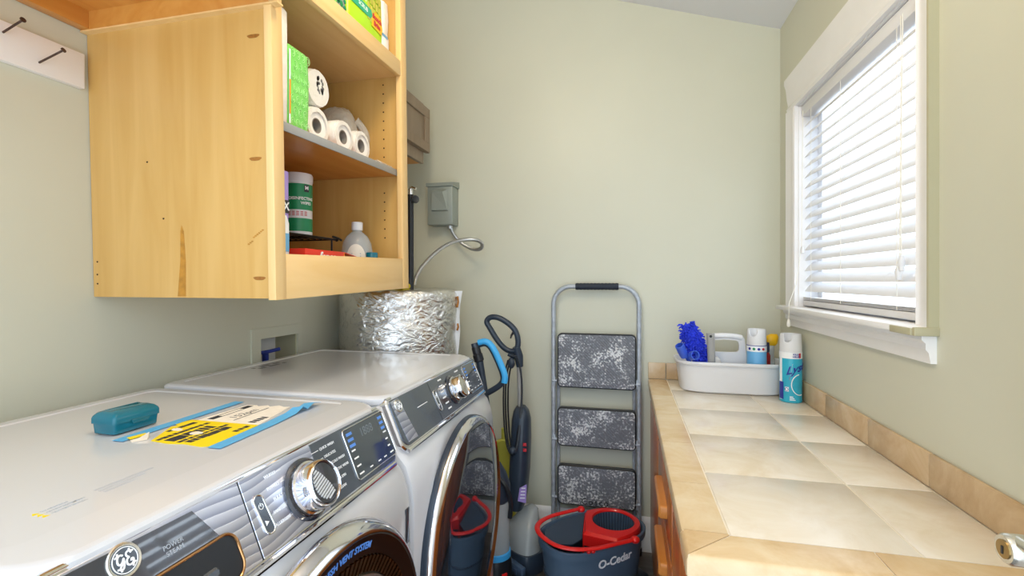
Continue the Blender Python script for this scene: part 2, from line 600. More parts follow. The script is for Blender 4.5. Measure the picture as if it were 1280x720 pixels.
# ---------------------------------------------------------------- window
w = bpy.data.objects.new('window_1', None); COL.objects.link(w)
w.location = (XR, 1.78, WIN[2]); WLD[w.name] = V(w.location); w['kind'] = 'structure'
XC = XR - .021                                                     # casing face


def casing(poly_y, z0, z1):
    b = B()
    return b


b = B()   # head casing with stepped moulding
zc0, zc1 = WIN[3], 2.168
y0, y1 = 1.288, 2.292
steps = [(0, -.014), (.012, -.018), (.02, -.014), (.03, -.012), (.052, -.016), (.1, -.021), (.118, -.027), (.138, -.027)]
rings = []
for yy, sgn in ((y0, 1), (y1, -1)):
    rg = [(XR, yy + sgn * 0, zc0)] + [(XR + dx, yy, zc0 + dz) for dz, dx in steps] + [(XR, yy, zc1)]
    rings.append(rg)
b.loft(rings)
obj('head_casing', b, M['white_trim'], w)
for (a0, a1) in ((1.288, 1.345), (2.20, 2.292)):
    b = B()
    wd = a1 - a0
    s = 1 if a0 > 2 else -1
    base = a0 if s > 0 else a1
    pr = [(0, 0), (0, -.014), (.12, -.018), (.2, -.014), (.3, -.013), (.55, -.016), (1.0, -.021), (1.0, 0)]
    b.loft([[(XR + dx, base + s * f * wd, z) for f, dx in pr] for z in (WIN[2], zc0)])
    obj('side_casing', b, M['white_trim'], w)
b = B().box(XR - .0212, XR, 1.281, 1.288, WIN[2], zc1)
o = obj('casing_edge', b, M['tan_edge'], w)
b = B().box(XR - .052, XR + .09, 1.288, 2.33, WIN[2] - .016, WIN[2] + .002, bev=.005)
obj('stool', b, M['white_trim'], w)
b = B().box(XR - .05, XR, 1.278, 1.2885, WIN[2] - .018, WIN[2] + .0015, bev=.002)
b.box(XR - .0535, XR - .02, 1.2885, 1.38, WIN[2] - .0175, WIN[2] - .001, bev=.002)
obj('stool_cut_end', b, M['tan_edge'], w)
b = B()
ap = [(0, 0), (-.03, 0), (-.03, -.012), (-.022, -.02), (-.022, -.034), (-.016, -.042), (-.012, -.066), (0, -.066)]
b.loft([[(XR + dx, yy, WIN[2] - .016 + dz) for dx, dz in ap] for yy in (1.290, 2.292)])
obj('apron', b, M['white_trim'], w)
b = B()   # jamb liner + sashes
for a0, a1, c0, c1 in ((WIN[0], WIN[0] + .006, WIN[2], WIN[3]), (WIN[1] - .006, WIN[1], WIN[2], WIN[3]), (WIN[0], WIN[1], WIN[3] - .006, WIN[3])):
    b.box(XR, XR + .115, a0, a1, c0, c1)
obj('jamb', b, M['white_trim'], w)
b = B()
for zz0, zz1, xx in ((WIN[2], WIN[3], XR + .07),):
    b.box(xx, xx + .025, WIN[0] + .006, WIN[0] + .05, zz0, zz1)
    b.box(xx, xx + .025, WIN[1] - .05, WIN[1] - .006, zz0, zz1)
    b.box(xx, xx + .025, WIN[0] + .05, WIN[1] - .05, zz0, zz0 + .035)
    b.box(xx, xx + .025, WIN[0] + .05, WIN[1] - .05, zz1 - .03, zz1 - .006)
obj('sash', b, M['white_trim'], w)
b = B()
b.box(XR + .081, XR + .084, WIN[0] + .04, WIN[1] - .04, WIN[2] + .03, WIN[3] - .03)
obj('pane', b, M['glass'], w)

# blind hung inside the window
bl = thing('window_blind', 'white slatted window blind, slats tilted half open, hung in the white-cased window', 'blind', (XR + .035, 1.78, WIN[2] + .004))
BY0, BY1 = WIN[0] + .012, WIN[1] - .012
XB = XR + .036
obj('headrail', B().box(XB - .028, XB + .026, BY0 - .004, BY1 + .004, WIN[3] - .05, WIN[3] - .008, bev=.003), M['blind'], bl)
pitch = .0418
z = WIN[3] - .075
k = 0
tilt = math.radians(49)
while z > WIN[2] + .055:
    b = B()
    ct, st = math.cos(tilt), math.sin(tilt)
    pts = []
    for q in (-1, -.5, 0, .5, 1):
        d = q * .0245; c_ = (1 - q * q) * .0028
        pts.append((d * ct - c_ * st, d * st + c_ * ct))
    top = [(a - .0011 * st, c_ + .0011 * ct) for a, c_ in pts]
    ring = pts + top[::-1]
    jz = random.uniform(-.0008, .0008)
    b.loft([[(XB + a, yy, z + c_ + jz) for a, c_ in ring] for yy in (BY0, BY1)])
    obj('slat', b, M['blind'], bl, sharp=60)
    z -= pitch; k += 1
obj('bottom_rail', B().box(XB - .024, XB + .024, BY0, BY1, WIN[2] + .008, WIN[2] + .028, bev=.004), M['blind'], bl)
b = B()
for i in range(3):
    b.box(XB - .022, XB + .022, BY0, BY1, WIN[2] + .031 + i * .004, WIN[2] + .033 + i * .004)
obj('spare_slats', b, M['blind'], bl)
b = B()
for yy in (BY0 + .12, (BY0 + BY1) / 2 + .05, BY1 - .1):
    for xo in (-.027, .026):
        b.tube([(XB + xo, yy, WIN[3] - .04), (XB + xo, yy, WIN[2] + .03)], .0009, n=6)
obj('ladder_cord', b, M['cord'], bl)
XT = XR - .036
b = B()
b.tube([(XB - .03, BY0 + .085, WIN[3] - .03), (XB - .034, BY0 + .083, 1.7), (XB - .034, BY0 + .085, 1.36)], .0016, n=6)
b.tube([(XB - .03, BY0 + .095, WIN[3] - .03), (XB - .032, BY0 + .09, 1.75), (XB - .033, BY0 + .095, 1.33)], .0012, n=6)
obj('lift_cord', b, M['cord'], bl)
for zz, dy in ((1.345, .082), (1.322, .096)):
    b = B().lathe([(.001, .034), (.004, .032), (.0075, .02), (.0085, .012), (.0065, .004), (.006, -.006), (.004, -.008), (.001, -.008)], (XB - .034, BY0 + dy, zz), (0, 0, 1), 14)
    obj('tassel', b, M['white_plastic'], bl)
b = B().tube([(XB - .03, BY1 - .02, WIN[3] - .03), (XB - .034, BY1 - .02, 1.45)], .0012, n=6)
b.tube([(XB - .034, BY1 - .02, 1.45), (XR - .03, BY1 - .06, 1.3), (XT - .018, BY1 - .055, 1.222), (XT - .02, BY1 - .055, 1.15)], .0012, n=6)
obj('pull_cord', b, M['cord'], bl)
b = B().lathe([(.001, .022), (.004, .02), (.0075, .006), (.007, -.006), (.003, -.01), (.001, -.01)], (XT - .02, BY1 - .055, 1.138), (0, 0, 1), 14)
obj('tassel', b, M['cord'], bl)
b = B().lathe([(.001, .022), (.004, .02), (.0075, .006), (.007, -.006), (.003, -.01), (.001, -.01)], (XB - .034, BY1 - .03, 1.43), (0, 0, 1), 14)
obj('tassel', b, M['white_plastic'], bl)

# ---------------------------------------------------------------- counter
ZT = .838
ct = thing('tiled_countertop', 'cream tiled countertop with tan border tiles under the window', 'countertop', (.39, 1.66, .78))
CX0, CY0 = .10, .885
b = B().box(CX0 + .004, XR - .001, CY0 + .004, YB - .001, .79, ZT - .0022)
obj('grout_bed', b, M['grout'], ct)
b = B()
g = .0022
xs = [(.187, .497), (.497, XR - .012)]
ys = [.969, 1.279, 1.589, 1.899, 2.209, YB - .012]
for x0, x1 in xs:
    for y0, y1 in zip(ys[:-1], ys[1:]):
        b.box(x0 + g, x1 - g, y0 + g, y1 - g, ZT - .008, ZT, bev=.0012)
obj('field_tile', b, M['tile'], ct)
b = B()


def edge_tile(b, y0, y1):
    pr = [(CX0 + .003, ZT - .036), (CX0, ZT - .03), (CX0, ZT - .008), (CX0 + .0025, ZT - .0025), (CX0 + .008, ZT), (.187 - g, ZT), (.187 - g, ZT - .008), (CX0 + .008, ZT - .036)]
    b.loft([[(x, y, z) for x, z in pr] for y in (y0 + g * .6, y1 - g * .6)])


cuts = [.975, 1.203, 1.495, 1.808, 2.089, YB - .012]
for y0, y1 in zip(cuts[:-1], cuts[1:]):
    edge_tile(b, y0, y1)
# mitred corner pair
pr = [(0, -.036), (0, -.008), (.003, -.0025), (.008, 0), (.0865, 0), (.0865, -.008), (.008, -.036)]
b.loft([[(CX0 + d, CY0 + (d if i == 0 else (.975 - CY0 - .0015)) + (.0012 if i == 0 else 0), ZT + h) for d, h in pr] for i in (0, 1)])
b.loft([[(CX0 + d + .0015 if i == 0 else .42, CY0 + d * .9713, ZT + h) for d, h in pr] for i in (0, 1)])
b.loft([[(.423 if i == 0 else XR - .012, CY0 + d * .9713, ZT + h) for d, h in pr] for i in (0, 1)])
b.box(CX0 + .008, .50, CY0 + .008, CY0 + .018, .68, ZT - .04, bev=.001)
b.box(.503, XR - .012, CY0 + .008, CY0 + .018, .68, ZT - .04, bev=.001)
obj('border_tile', b, M['tile_edge'], ct)
b = B()
for y0, y1 in zip([.70, 1.00, 1.30, 1.59, 1.895, 2.2], [1.0, 1.30, 1.59, 1.895, 2.2, YB - .012]):
    y0 = max(y0, CY0)
    b.box(XR - .011, XR, y0 + g * .7, y1 - g * .7, ZT + .0005, ZT + .079, bev=.003)
for x0, x1 in ((CX0, CX0 + .083), (CX0 + .083, CX0 + .39), (CX0 + .39, XR - .012)):
    b.box(x0 + g * .7, x1 - g * .7, YB - .011, YB, ZT + .0005, ZT + .079, bev=.003)
obj('backsplash', b, M['tile_splash'], ct)

bc = thing('base_cabinet', 'orange oak base cabinet with wooden bar pulls under the tiled counter', 'cabinet', (.40, 1.66, 0))
b = B().box(.142, XR - .002, CY0 + .03, YB - .02, .09, .789)
b.box(.19, XR - .002, CY0 + .05, YB - .02, 0, .09)
obj('carcass', b, M['oak'], bc)
b = B()
for y0, y1 in ((CY0 + .025, CY0 + .075), (1.20, 1.25), (1.74, 1.79), (2.3, YB - .018)):
    b.box(.124, .142, y0, y1, .09, .789, bev=.001)
b.box(.1245, .142, CY0 + .06, YB - .02, .755, .789)
b.box(.1245, .142, CY0 + .06, YB - .02, .09, .13)
obj('face_frame', b, M['oak'], bc)
for (y0, y1, z0, z1, pull) in ((1.24, 1.75, .615, .765, (.685,)), (1.24, 1.75, .41, .60, (.53,)), (1.24, 1.75, .12, .395, (.33,)),
                               (CY0 + .06, 1.21, .12, .765, None), (1.78, 2.31, .12, .765, None)):
    d = obj('drawer_front' if pull else 'cabinet_door', B().box(.106, .124, y0, y1, z0, z1, bev=.004), M['oak'], bc)
    if pull:
        bb = B()
        for zz in pull:
            bb.prism(rrect(1.365, 1.585, zz - .018, zz + .018, .006, 3), frame((.106, 0, 0), (0, 1, 0), (0, 0, 1), (-1, 0, 0)), 0, .022, bev=.005)
        obj('pull', bb, M['oak_pull'], d)

# ---------------------------------------------------------------- washer and dryer
PB = V((-.528, 0, .900)); PT = V((-.047, 0, .110)).normalized(); PN = V((.110, 0, .047)).normalized()
PY = V((0, 1, 0))


def machine(y0, kind):
    y1 = y0 + .706
    yc = (y0 + y1) / 2
    dz = 0.0 if kind == 'washer' else .006
    P = lambda s_, t, n: PB + PY * s_ + PT * t + PN * n + V((0, 0, dz))
    lab = {'washer': 'white front-load washer with a copper ribbed door ring, nearest machine under the upper cupboards',
           'dryer': 'white front-load dryer with a big dark mirrored round door, beside the foil-wrapped tank'}[kind]
    root = thing('washing_machine' if kind == 'washer' else 'tumble_dryer', lab, kind, (-.87, yc, 0))
    b = B()
    prof = [(-1.235, .03), (-.490, .03), (-.486, .06), (-.486, .78), (-.492, .83), (-.508, .872), (-.530, .897), (-.577, 1.003 + dz), (-1.235, 1.003 + dz)]
    r0 = .018
    def ring(y, ins):
        q = inset(prof, ins)
        return [(x, y, z_) for x, z_ in q]
    b.loft([ring(y0 + .002, r0), ring(y0 + .006, r0 * .3), ring(y0 + .002 + r0, 0), ring(y1 - .002 - r0, 0), ring(y1 - .006, r0 * .3), ring(y1 - .002, r0)])
    obj('body', b, M['white_enamel'], root)
    for sx in (-1.15, -.6):
        for sy in (y0 + .08, y1 - .08):
            obj('levelling_foot', B().cyl((sx, sy, 0), (sx, sy, .04), .024, .018), M['black'], root)
    # top plate
    zt = 1.026 + dz
    def outl(ins, fx=0.0):
        pts = rrect(-1.24 + ins, -.575 - ins, y0 + ins, y1 - ins, (.05, .03, .03, .05), 8)
        out = []
        for x, y in pts:
            if x > -.9:
                u = (y - yc) / .353
                x += .030 * (1 - u * u) * max(0, min(1, (x + .75) / .12)) 
            out.append((x, y))
        return out
    b = B()
    rings = []
    for ins, zz in ((.006, zt - .024), (.001, zt - .02), (0, zt - .012), (.001, zt - .006), (.005, zt - .002), (.011, zt), (.013, zt)):
        rings.append([(x, y, zz - (0.004 * max(0, (x + .66) / .1) if x > -.66 else 0)) for x, y in outl(ins)])
    fld = rrect(-1.205, -.642, y0 + .034, y1 - .034, .02, 8)
    rings.append([(x, y, zt + .0002) for x, y in inset(fld, -.0015)])
    rings.append([(x, y, zt + .0002) for x, y in fld])
    rings.append([(x, y, zt - .0022) for x, y in inset(fld, .004)])
    b.loft(rings)
    top = obj('top_panel', b, M['white_enamel'], root, sharp=24)
    # control panel trim and faces
    Lp = .1196
    b = B()
    b.prism(rrect(y0 + .012, y1 - .006, -.012, Lp + .006, (.016, .016, .03, .03), 6), P, -.012, .006, bev=.004)
    b.tube([P(y0 + .03, -.011, .006), P(yc, -.011, .008), P(y1 - .03, -.011, .006)], .006, n=10)
    b.tube([P(y0 + .02, Lp + .003, .003), P(yc, Lp + .003, .006), P(y1 - .02, Lp + .003, .003)], .004, n=10)
    obj('panel_trim', b, M['chrome'], root)
    A0, A1, T0, T1 = y0 + .022, y1 - .012, -.002, Lp - .002
    if kind == 'washer':
        S1 = .6085
        dr = obj('detergent_drawer', B().prism(rrect(A0, S1 - .001, T0, T1, (.002, .012, .02, .002), 5), P, .004, .0085, bev=.001), M['wave'], root)
        obj('drawer_window', B().prism([(A0 + .004, T1 - .003), (A0 + .004, .02), (.42, .02), (.445, .058), (.555, .062), (.528, T1 - .006)], P, .0082, .0092), M['dark_glass'], dr)
        b = B().prism(rrect(.425, .576, -.001, .062, .02, 6), P, .0088, .0096)
        obj('handle_recess', b, M['black'], dr)
        b = B().tube([P(a, t, .0105) for a, t in rrect(.425, .576, -.001, .062, .02, 6)], .0022, n=8, closed=True)
        obj('recess_rim', b, M['copper'], dr)
        b = B().prism(rrect(.43, .535, .018, .032, .006, 4), P, .0095, .016, bev=.003)
        obj('inner_grip', b, M['graphite'], dr)
        b = B().text('POWER\nSTEAM', .008, lambda x, y, c: P(.492 + x, .082 + y, c), .0090, .0096)
        obj('lettering', b, M['letter_grey'], dr)
        pan = obj('control_panel', B().prism(rrect(S1 + .001, .775, T0, T1, (.001, .002, .002, .001), 3), P, .004, .0085, bev=.001), M['wave'], root)
        obj('dark_panel', B().prism(rrect(.775, A1, T0, T1, (.014, .001, .001, .02), 5), P, .004, .0086, bev=.001), M['graphite'], root)
        obj('panel_seam', B().prism([(S1 - .0022, T0), (S1 + .0022, T0), (S1 + .0022, T1), (S1 - .0022, T1)], P, .004, .0078), M['black'], root)
        logo_c, logo_r, lp = (.434, .098), .0195, dr
        pill_s, kn_s, disp = .634, (.735, .052), (.873, 1.036, .008, .112)
        b = B()
        for i, s_ in enumerate(('QUICK WASH', 'DELICATES', 'COLD WASH', 'ACTIVE WEAR', 'RINSE & SPIN', 'SELF CLEAN')):
            t = .101 - i * .0165
            s0 = .800 - .010 * abs(i - 2.5) * .6 + (.008 if i in (2, 3) else 0)
            b.text(s_, .0072, lambda x, y, c: P(s0 + .012 + x, t + y, c), .0086, .0092, align='LEFT')
            b.prism([(s0 - .012, t - .0006), (s0 + .008, t - .0006), (s0 + .008, t + .0006), (s0 - .012, t + .0006)], P, .0086, .0091)
        obj('cycle_lettering', b, M['letter_white'], root)
        b = B()
        for i, s_ in enumerate(('WHITES', 'TOWELS', 'BULKY', 'SANITIZE', 'ALLERGEN')):
            t = .104 - i * .0185
            b.text(s_, .0072, lambda x, y, c: P(.682 + x, t + y, c), .0085, .0092, align='RIGHT')
            b.prism([(.684, t - .0005), (.694, t - .0005), (.694, t + .0005), (.684, t + .0005)], P, .0085, .0091)
        obj('cycle_lettering', b, M['letter_white'], root)
    else:
        S1 = 1.312
        pan = obj('control_panel', B().prism(rrect(A0, A1, T0, T1, (.014, .012, .03, .02), 6), P, .004, .0085, bev=.001), M['graphite'], root)
        obj('badge_plate', B().prism([(A0 + .006, T1 - .004), (A0 + .022, .006), (A0 + .075, .004), (A0 + .046, T1 - .002)], P, .0082, .0094), M['wave'], root)
        b = B().prism([(S1 - .0008, T1), (S1 - .0008 + .008, T0), (S1 + .0098, T0), (S1 + .0012, T1)], P, .0083, .0089)
        obj('panel_seam', b, M['black'], root)
        logo_c, logo_r, lp = (1.114, .097), .0165, root
        pill_s, kn_s, disp = 1.333, (1.468, .058), (1.60, 1.735, .012, .112)
        b = B()
        for q in (0, 1):
            if q:
                obj('cycle_lettering', b, M['letter_white'], root)
                b = B()
            for i in range(6):
                t = .106 - i * .018
                s0, al = ((1.410 - .012 * (1 - abs(i - 2.5) / 2.5), 'RIGHT'), (1.53 + .010 * (1 - abs(i - 2.5) / 2.5), 'LEFT'))[q]
                wl = .026 + .006 * ((i * 3 + q) % 3)
                s_a, s_b = (s0 - wl, s0) if al == 'RIGHT' else (s0, s0 + wl)
                b.prism([(s_a, t - .0022), (s_b, t - .0022), (s_b, t + .0022), (s_a, t + .0022)], P, .0085, .0091)
        obj('cycle_lettering', b, M['letter_white'], root)
        b = B()
        b.prism([(1.205, .067), (1.27, .067), (1.27, .069), (1.205, .069)], P, .0085, .0091)
        obj('cycle_lettering', b, M['letter_white'], root)
    # round badge
    o_ = P(logo_c[0], logo_c[1], .009)
    b = B().lathe([(logo_r, -.001), (logo_r, .0015), (logo_r * .94, .0028), (logo_r * .84, .0022)], o_, PN, 36, cap0=True, cap1=False)
    b.lathe([(logo_r * .84, .0022), (logo_r * .3, .0022)], o_, PN, 36)
    bd = obj('badge', b, M['satin'], lp)
    b = B()
    b.lathe([(logo_r * .80, .0021), (logo_r * .80, .0026), (logo_r * .001, .0026)], o_, PN, 36)
    obj('badge_face', b, M['graphite'], lp if lp is root else lp)
    b = B()
    b.lathe([(logo_r * .74, .0026), (logo_r * .74, .0032), (logo_r * .69, .0032), (logo_r * .69, .0026)], o_, PN, 36)
    lf = lambda x, y, c: o_ + PY * x + PT * y + PN * c
    # monogram in script: two looped strokes, with four swirls on the rim
    def script(pts):
        b.tube([lf(px * logo_r, py * logo_r, .0032) for px, py in pts], logo_r * .055, n=6, smooth=2)
    script([(-.08, .30), (-.22, .40), (-.40, .28), (-.46, .0), (-.34, -.16), (-.14, -.02), (-.06, .2), (-.10, -.2), (-.22, -.44), (-.38, -.40), (-.32, -.24), (-.05, -.06)])
    script([(.40, .26), (.32, .42), (.12, .36), (.10, .16), (.26, .05), (.08, .0), (.02, -.24), (.16, -.40), (.38, -.34), (.46, -.12), (.34, -.06), (.30, -.2)])
    for a in (45, 135, 225, 315):
        ca, sa = math.cos(math.radians(a)), math.sin(math.radians(a))
        script([((.60 * ca - .14 * sa), (.60 * sa + .14 * ca)), (.52 * ca, .52 * sa), ((.60 * ca + .14 * sa), (.60 * sa - .14 * ca))])
    obj('monogram', b, M['letter_white'], lp)
    # start pill
    b = B()
    pl = rrect(pill_s - .0095, pill_s + .0095, .055 - .031, .055 + .031, .0094, 6)
    b.tube([P(a - (t - .055) * .10, t, .0095) for a, t in pl], .0016, n=8, closed=True)
    pb = obj('start_button', b, M['chrome'], root)
    b = B().prism([(a - (t - .055) * .10, t) for a, t in inset(pl, .001)], P, .0083, .0096)
    obj('button_face', b, M['graphite'], pb)
    b = B()
    b.tube([P(pill_s - .0012 + .0042 * math.cos(a), .068 + .0042 * math.sin(a), .0099) for a in [math.radians(q) for q in range(120, 421, 20)]], .0006, n=6)
    b.tube([P(pill_s - .0012, .068, .0099), P(pill_s - .0014, .0735, .0099)], .0006, n=6)
    b.prism([(pill_s - .003, .046), (pill_s + .004, .042), (pill_s - .003, .038)], P, .0096, .0102)
    obj('button_symbol', b, M['letter_white'], pb)
    # knob
    ko = P(kn_s[0], kn_s[1], .0085)
    R = .047 if kind == 'washer' else .042
    b = B().lathe([(R * 1.12, 0), (R * 1.12, .003), (R * 1.04, .006), (R * .95, .004)], ko, PN, 48, cap0=True)
    obj('dial_ring', b, M['dark_glass'], root)
    b = B().lathe([(R * .95, .002), (R * .95, .012), (R * .88, .014), (R * .86, .034), (R * .83, .040), (R * .77, .043), (R * .74, .040), (R * .72, .036)], ko, PN, 56)
    kb = obj('selector_knob', b, M['chrome'] if kind == 'washer' else M['chrome'], root)
    b = B().lathe([(R * .73, .036), (R * .70, .0385), (R * .001, .0395)], ko, PN, 48)
    obj('knob_face', b, M['dark_glass'] if kind == 'washer' else M['satin'], kb)
    if kind == 'washer':
        b = B()
        kf = lambda x, y, c: ko + PY * x + PT * y + PN * c
        for i in range(11):
            h = -.026 + i * .0052
            w_ = math.sqrt(max(0, (R * .62) ** 2 - h * h))
            b.prism([(-w_ * .9, h), (w_ * .2 - h * .2, h), (w_ * .2 - h * .2, h + .003), (-w_ * .9, h + .003)], lambda x, y, c: kf(x * .94 - y * .34, x * .34 + y * .94, c), .0385, .0405)
        obj('knob_ribs', b, M['zebra'], kb)
        b = B()
        for q in (.6, .85):
            pass
        b.free() if hasattr(b, 'free') else b.bm.free()
    # display
    s0, s1, t0, t1 = disp
    dp = obj('display', B().prism(rrect(s0, s1, t0, t1, .008, 5), P, .008, .0098), M['lcd'], root)
    b = B().tube([P(a, t, .0098) for a, t in rrect(s0, s1, t0, t1, .008, 5)], .0014, n=8, closed=True)
    obj('display_frame', b, M['chrome'], dp)
    b = B()
    rnd = random.Random(3)
    n_r = 6
    for sx, wl in ((s0 + .010, .017), (s1 - .024, .014)):
        if sx > s0 + .05:
            obj('display_lettering', b, M['letter_white'], dp)
            b = B()
        for i in range(n_r):
            t = t1 - .014 - i * (t1 - t0 - .024) / (n_r - 1)
            if i in (2, 3, 4, 5):
                ll = wl * rnd.uniform(.7, 1.1)
                b.prism([(sx, t - .0016), (sx + ll, t - .0016), (sx + ll, t + .0016), (sx, t + .0016)], P, .0097, .0103)
    obj('display_lettering', b, M['letter_white'], dp)
    b = B()
    for sx in (s0 + .05, s0 + .085, s0 + .11):
        if sx < s1 - .03:
            b.prism([(sx, t0 + .008), (sx + .011, t0 + .008), (sx + .011, t0 + .0108), (sx, t0 + .0108)], P, .0097, .0103)
    obj('display_lettering', b, M['letter_white'], dp)
    b = B()
    for sx, wl in ((s0 + .010, .02), (s1 - .026, .016)):
        if sx > s0 + .05:
            obj('display_keys', b, M['letter_blue'], dp)
            b = B()
        for i in range(3):
            t = t1 - .012 - i * .012
            b.prism([(sx, t - .003), (sx + wl, t - .003), (sx + wl, t + .003), (sx, t + .003)], P, .0097, .0103)
    obj('display_keys', b, M['letter_blue'], dp)
    if kind == 'washer':
        b = B().text('1888', .026, lambda x, y, c: P(.955 + x, .090 + y, c), .0097, .0102)
        obj('display_digits', b, M['dim'], dp)
    # door
    do = V((-.490 if kind == 'dryer' else -.492, yc, .565))
    AX = V((1, 0, 0))
    if kind == 'washer':
        b = B().lathe([(.320, 0), (.329, .008), (.328, .018), (.321, .032), (.312, .040), (.306, .042), (.303, .040)], do, AX, 96, up=(0, 0, 1))
        d = obj('door', b, M['chrome'], root, sharp=60)
        obj('lettered_ring', B().lathe([(.3035, .040), (.270, .036), (.268, .032)], do, AX, 96, up=(0, 0, 1)), M['bronze'], d)
        b = B()
        for i in range(110):
            a0 = 2 * PI * i / 110
            hw = 2 * PI / 110 * .30
            q = []
            for rr, h in ((.268, .032), (.268, .038), (.240, .032), (.240, .026)):
                for sgn in (-1, 1):
                    q.append(do + AX * h + V((0, math.sin(a0 + sgn * hw), math.cos(a0 + sgn * hw))) * rr)
            b.add(q, [(0, 1, 3, 2), (2, 3, 5, 4), (4, 5, 7, 6), (0, 2, 4, 6), (1, 3, 5, 7)])
        obj('vent_ribs', b, M['copper'], d)
        obj('vent_back', B().lathe([(.269, .028), (.236, .022)], do, AX, 96), M['black'], d)
        obj('inner_ring', B().lathe([(.2385, .026), (.237, .035), (.230, .036), (.226, .028)], do, AX, 96), M['satin'], d)
        obj('door_window', B().lathe([(.228, .028), (.20, .016), (.13, .002), (.06, -.003), (.0001, -.004)], do, AX, 72), M['dark_glass'], d)
        b = B()
        txt = 'ULTRAFRESH VENT SYSTEM'
        def arc(x, y, c):
            # seen from the front (+x) with up = z, the words run from -y to +y over the top
            ang = (x) / .287
            rr = .287 + y
            h = .036 + (rr - .270) / .0335 * .004
            return do + V((0, math.sin(ang), math.cos(ang))) * rr + AX * (h + c)
        b.text(txt, .0165, lambda x, y, c: arc(x + .004, y, c), .0004, .0012, bold=.0003)
        obj('ring_lettering', b, M['letter_blue'], d)
    else:
        b = B().lathe([(.325, .018), (.3255, .023), (.322, .030), (.314, .036), (.309, .038), (.3065, .036)], do, AX, 96, up=(0, 0, 1))
        d = obj('door', b, M['chrome'], root, sharp=60)
        obj('door_gasket', B().lathe([(.318, 0), (.3265, .003), (.3275, .014), (.3255, .020)], do, AX, 96), M['navy'], d)
        obj('door_window', B().lathe([(.307, .0355), (.302, .0375), (.2, .0402), (.1, .0416), (.0001, .042)], do, AX, 96), M['door_glass'], d, sharp=80)
    if kind == 'washer':
        b = B().box(-.4875, -.4845, y1 - .042, y1 - .024, .715, .795, bev=.0008)
        obj('maker_tag', b, M['graphite'], root)
        # printed warnings on the lid
        FT = frame((0, 0, zt - .0022), (0, 1, 0), (-1, 0, 0), (0, 0, 1))
        b = B()
        for i, s_ in enumerate(('WARNING', 'AVERTISSEMENT', 'ADVERTENCIA')):
            b.text(s_, .0062, lambda x, y, c: FT(.452 + x, .712 - i * .0085 + y, c), 0, .0003, align='LEFT', bold=.0001)
            for q in (0, 1):
                b.prism([(.515, .712 - i * .0085 + q * .003 - .001), (.60 - .02 * i, .712 - i * .0085 + q * .003 - .001), (.60 - .02 * i, .712 - i * .0085 + q * .003 - .0004), (.515, .712 - i * .0085 + q * .003 - .0004)], FT, 0, .0003)
        obj('warning_lettering', b, M['letter_grey'], top)
        b = B()
        for i in range(3):
            yb = .712 - i * .0085
            b.prism([(.441, yb - .003), (.449, yb - .003), (.445, yb + .004)], FT, 0, .0003)
        obj('warning_symbols', b, M['yellow'], top)
    else:
        FT = frame((0, 0, zt - .0022), (0, 1, 0), (-1, 0, 0), (0, 0, 1))
        b = B()
        for i in range(2):
            for j in range(8):
                a0 = 1.32 + j * .016 + i * .004
                if (i * 5 + j * 3) % 4 == 3: continue
                b.prism([(a0, 1.165 - i * .022), (a0 + .012, 1.165 - i * .022), (a0 + .012, 1.177 - i * .022), (a0, 1.177 - i * .022)], FT, 0, .0003)
        obj('lid_lettering', b, M['letter_dark'], top)
        b = B().prism([(1.385, 1.192), (1.405, 1.190), (1.43, 1.184), (1.405, 1.184)], FT, 0, .0004)
        obj('lid_scuff', b, M['black'], top)
    return root


machine(.342, 'washer')
machine(1.057, 'dryer')

# ---------------------------------------------------------------- things on the washer lid
ZL = 1.026 - .0022
FT = frame((0, 0, ZL), (0, 1, 0), (-1, 0, 0), (0, 0, 1))           # a = y, b = -x


def sheet(name, pts, m, z0, z1, label, cat, group=None, wob=0.0):
    b = B()
    ring0 = [V((x, y, ZL + z0)) for x, y in pts]
    ring1 = [V((x, y, ZL + z1)) for x, y in pts]
    b.loft([ring0, ring1])
    o = obj(name, b, m)
    return o


ws = thing('label_sheet', 'cream paper label sheet with black print taped on the washer lid', 'paper', (-.79, .89, ZL))
jag = [(-.863, .822), (-.855, .948), (-.832, .952), (-.822, .945), (-.806, .957), (-.795, .949), (-.78, .962), (-.762, .954), (-.748, .957), (-.735, .90), (-.716, .822)]
obj('paper', B().loft([[(x, y, ZL + .0002) for x, y in jag], [(x, y, ZL + .0010) for x, y in jag]]), M['paper'], ws)
b = B()
pf = lambda x, y, c: V((-.842 - y, .888 + x, ZL + .0010 + c))
for q in ([(-.055, -.008), (.055, -.008), (.055, -.0055), (-.055, -.0055)], [(-.055, .0055), (.055, .0055), (.055, .008), (-.055, .008)],
          [(-.055, -.0055), (-.03, -.0055), (-.03, .0055), (-.055, .0055)], [(.03, -.0055), (.055, -.0055), (.055, .0055), (.03, .0055)]):
    b.prism(q, pf, 0, .0002)
b.text('152pm', .026, lambda x, y, c: V((-.805 - y, .885 + x, ZL + .0010 + c)), 0, .0002)
b.prism([(-.05, -.052), (.05, -.052), (.05, -.055), (-.05, -.055)], pf, 0, .0002)
for i in range(4):
    b.prism([(-.055 + i * .011, -.108), (-.047 + i * .011, -.108), (-.047 + i * .011, -.092), (-.055 + i * .011, -.092)], pf, 0, .0002)
obj('print', b, M['letter_dark'], ws)
ysh = thing('label_sheet', 'yellow label sheet with black print and torn corner taped on the washer lid', 'paper', (-.78, .755, ZL))
jag = [(-.833, .697), (-.874, .772), (-.868, .782), (-.884, .79), (-.876, .822), (-.715, .8215), (-.701, .700), (-.72, .692), (-.76, .697), (-.79, .692)]
obj('paper', B().loft([[(x, y, ZL + .0002) for x, y in jag], [(x, y, ZL + .0011) for x, y in jag]]), M['yellow'], ysh)
b = B()
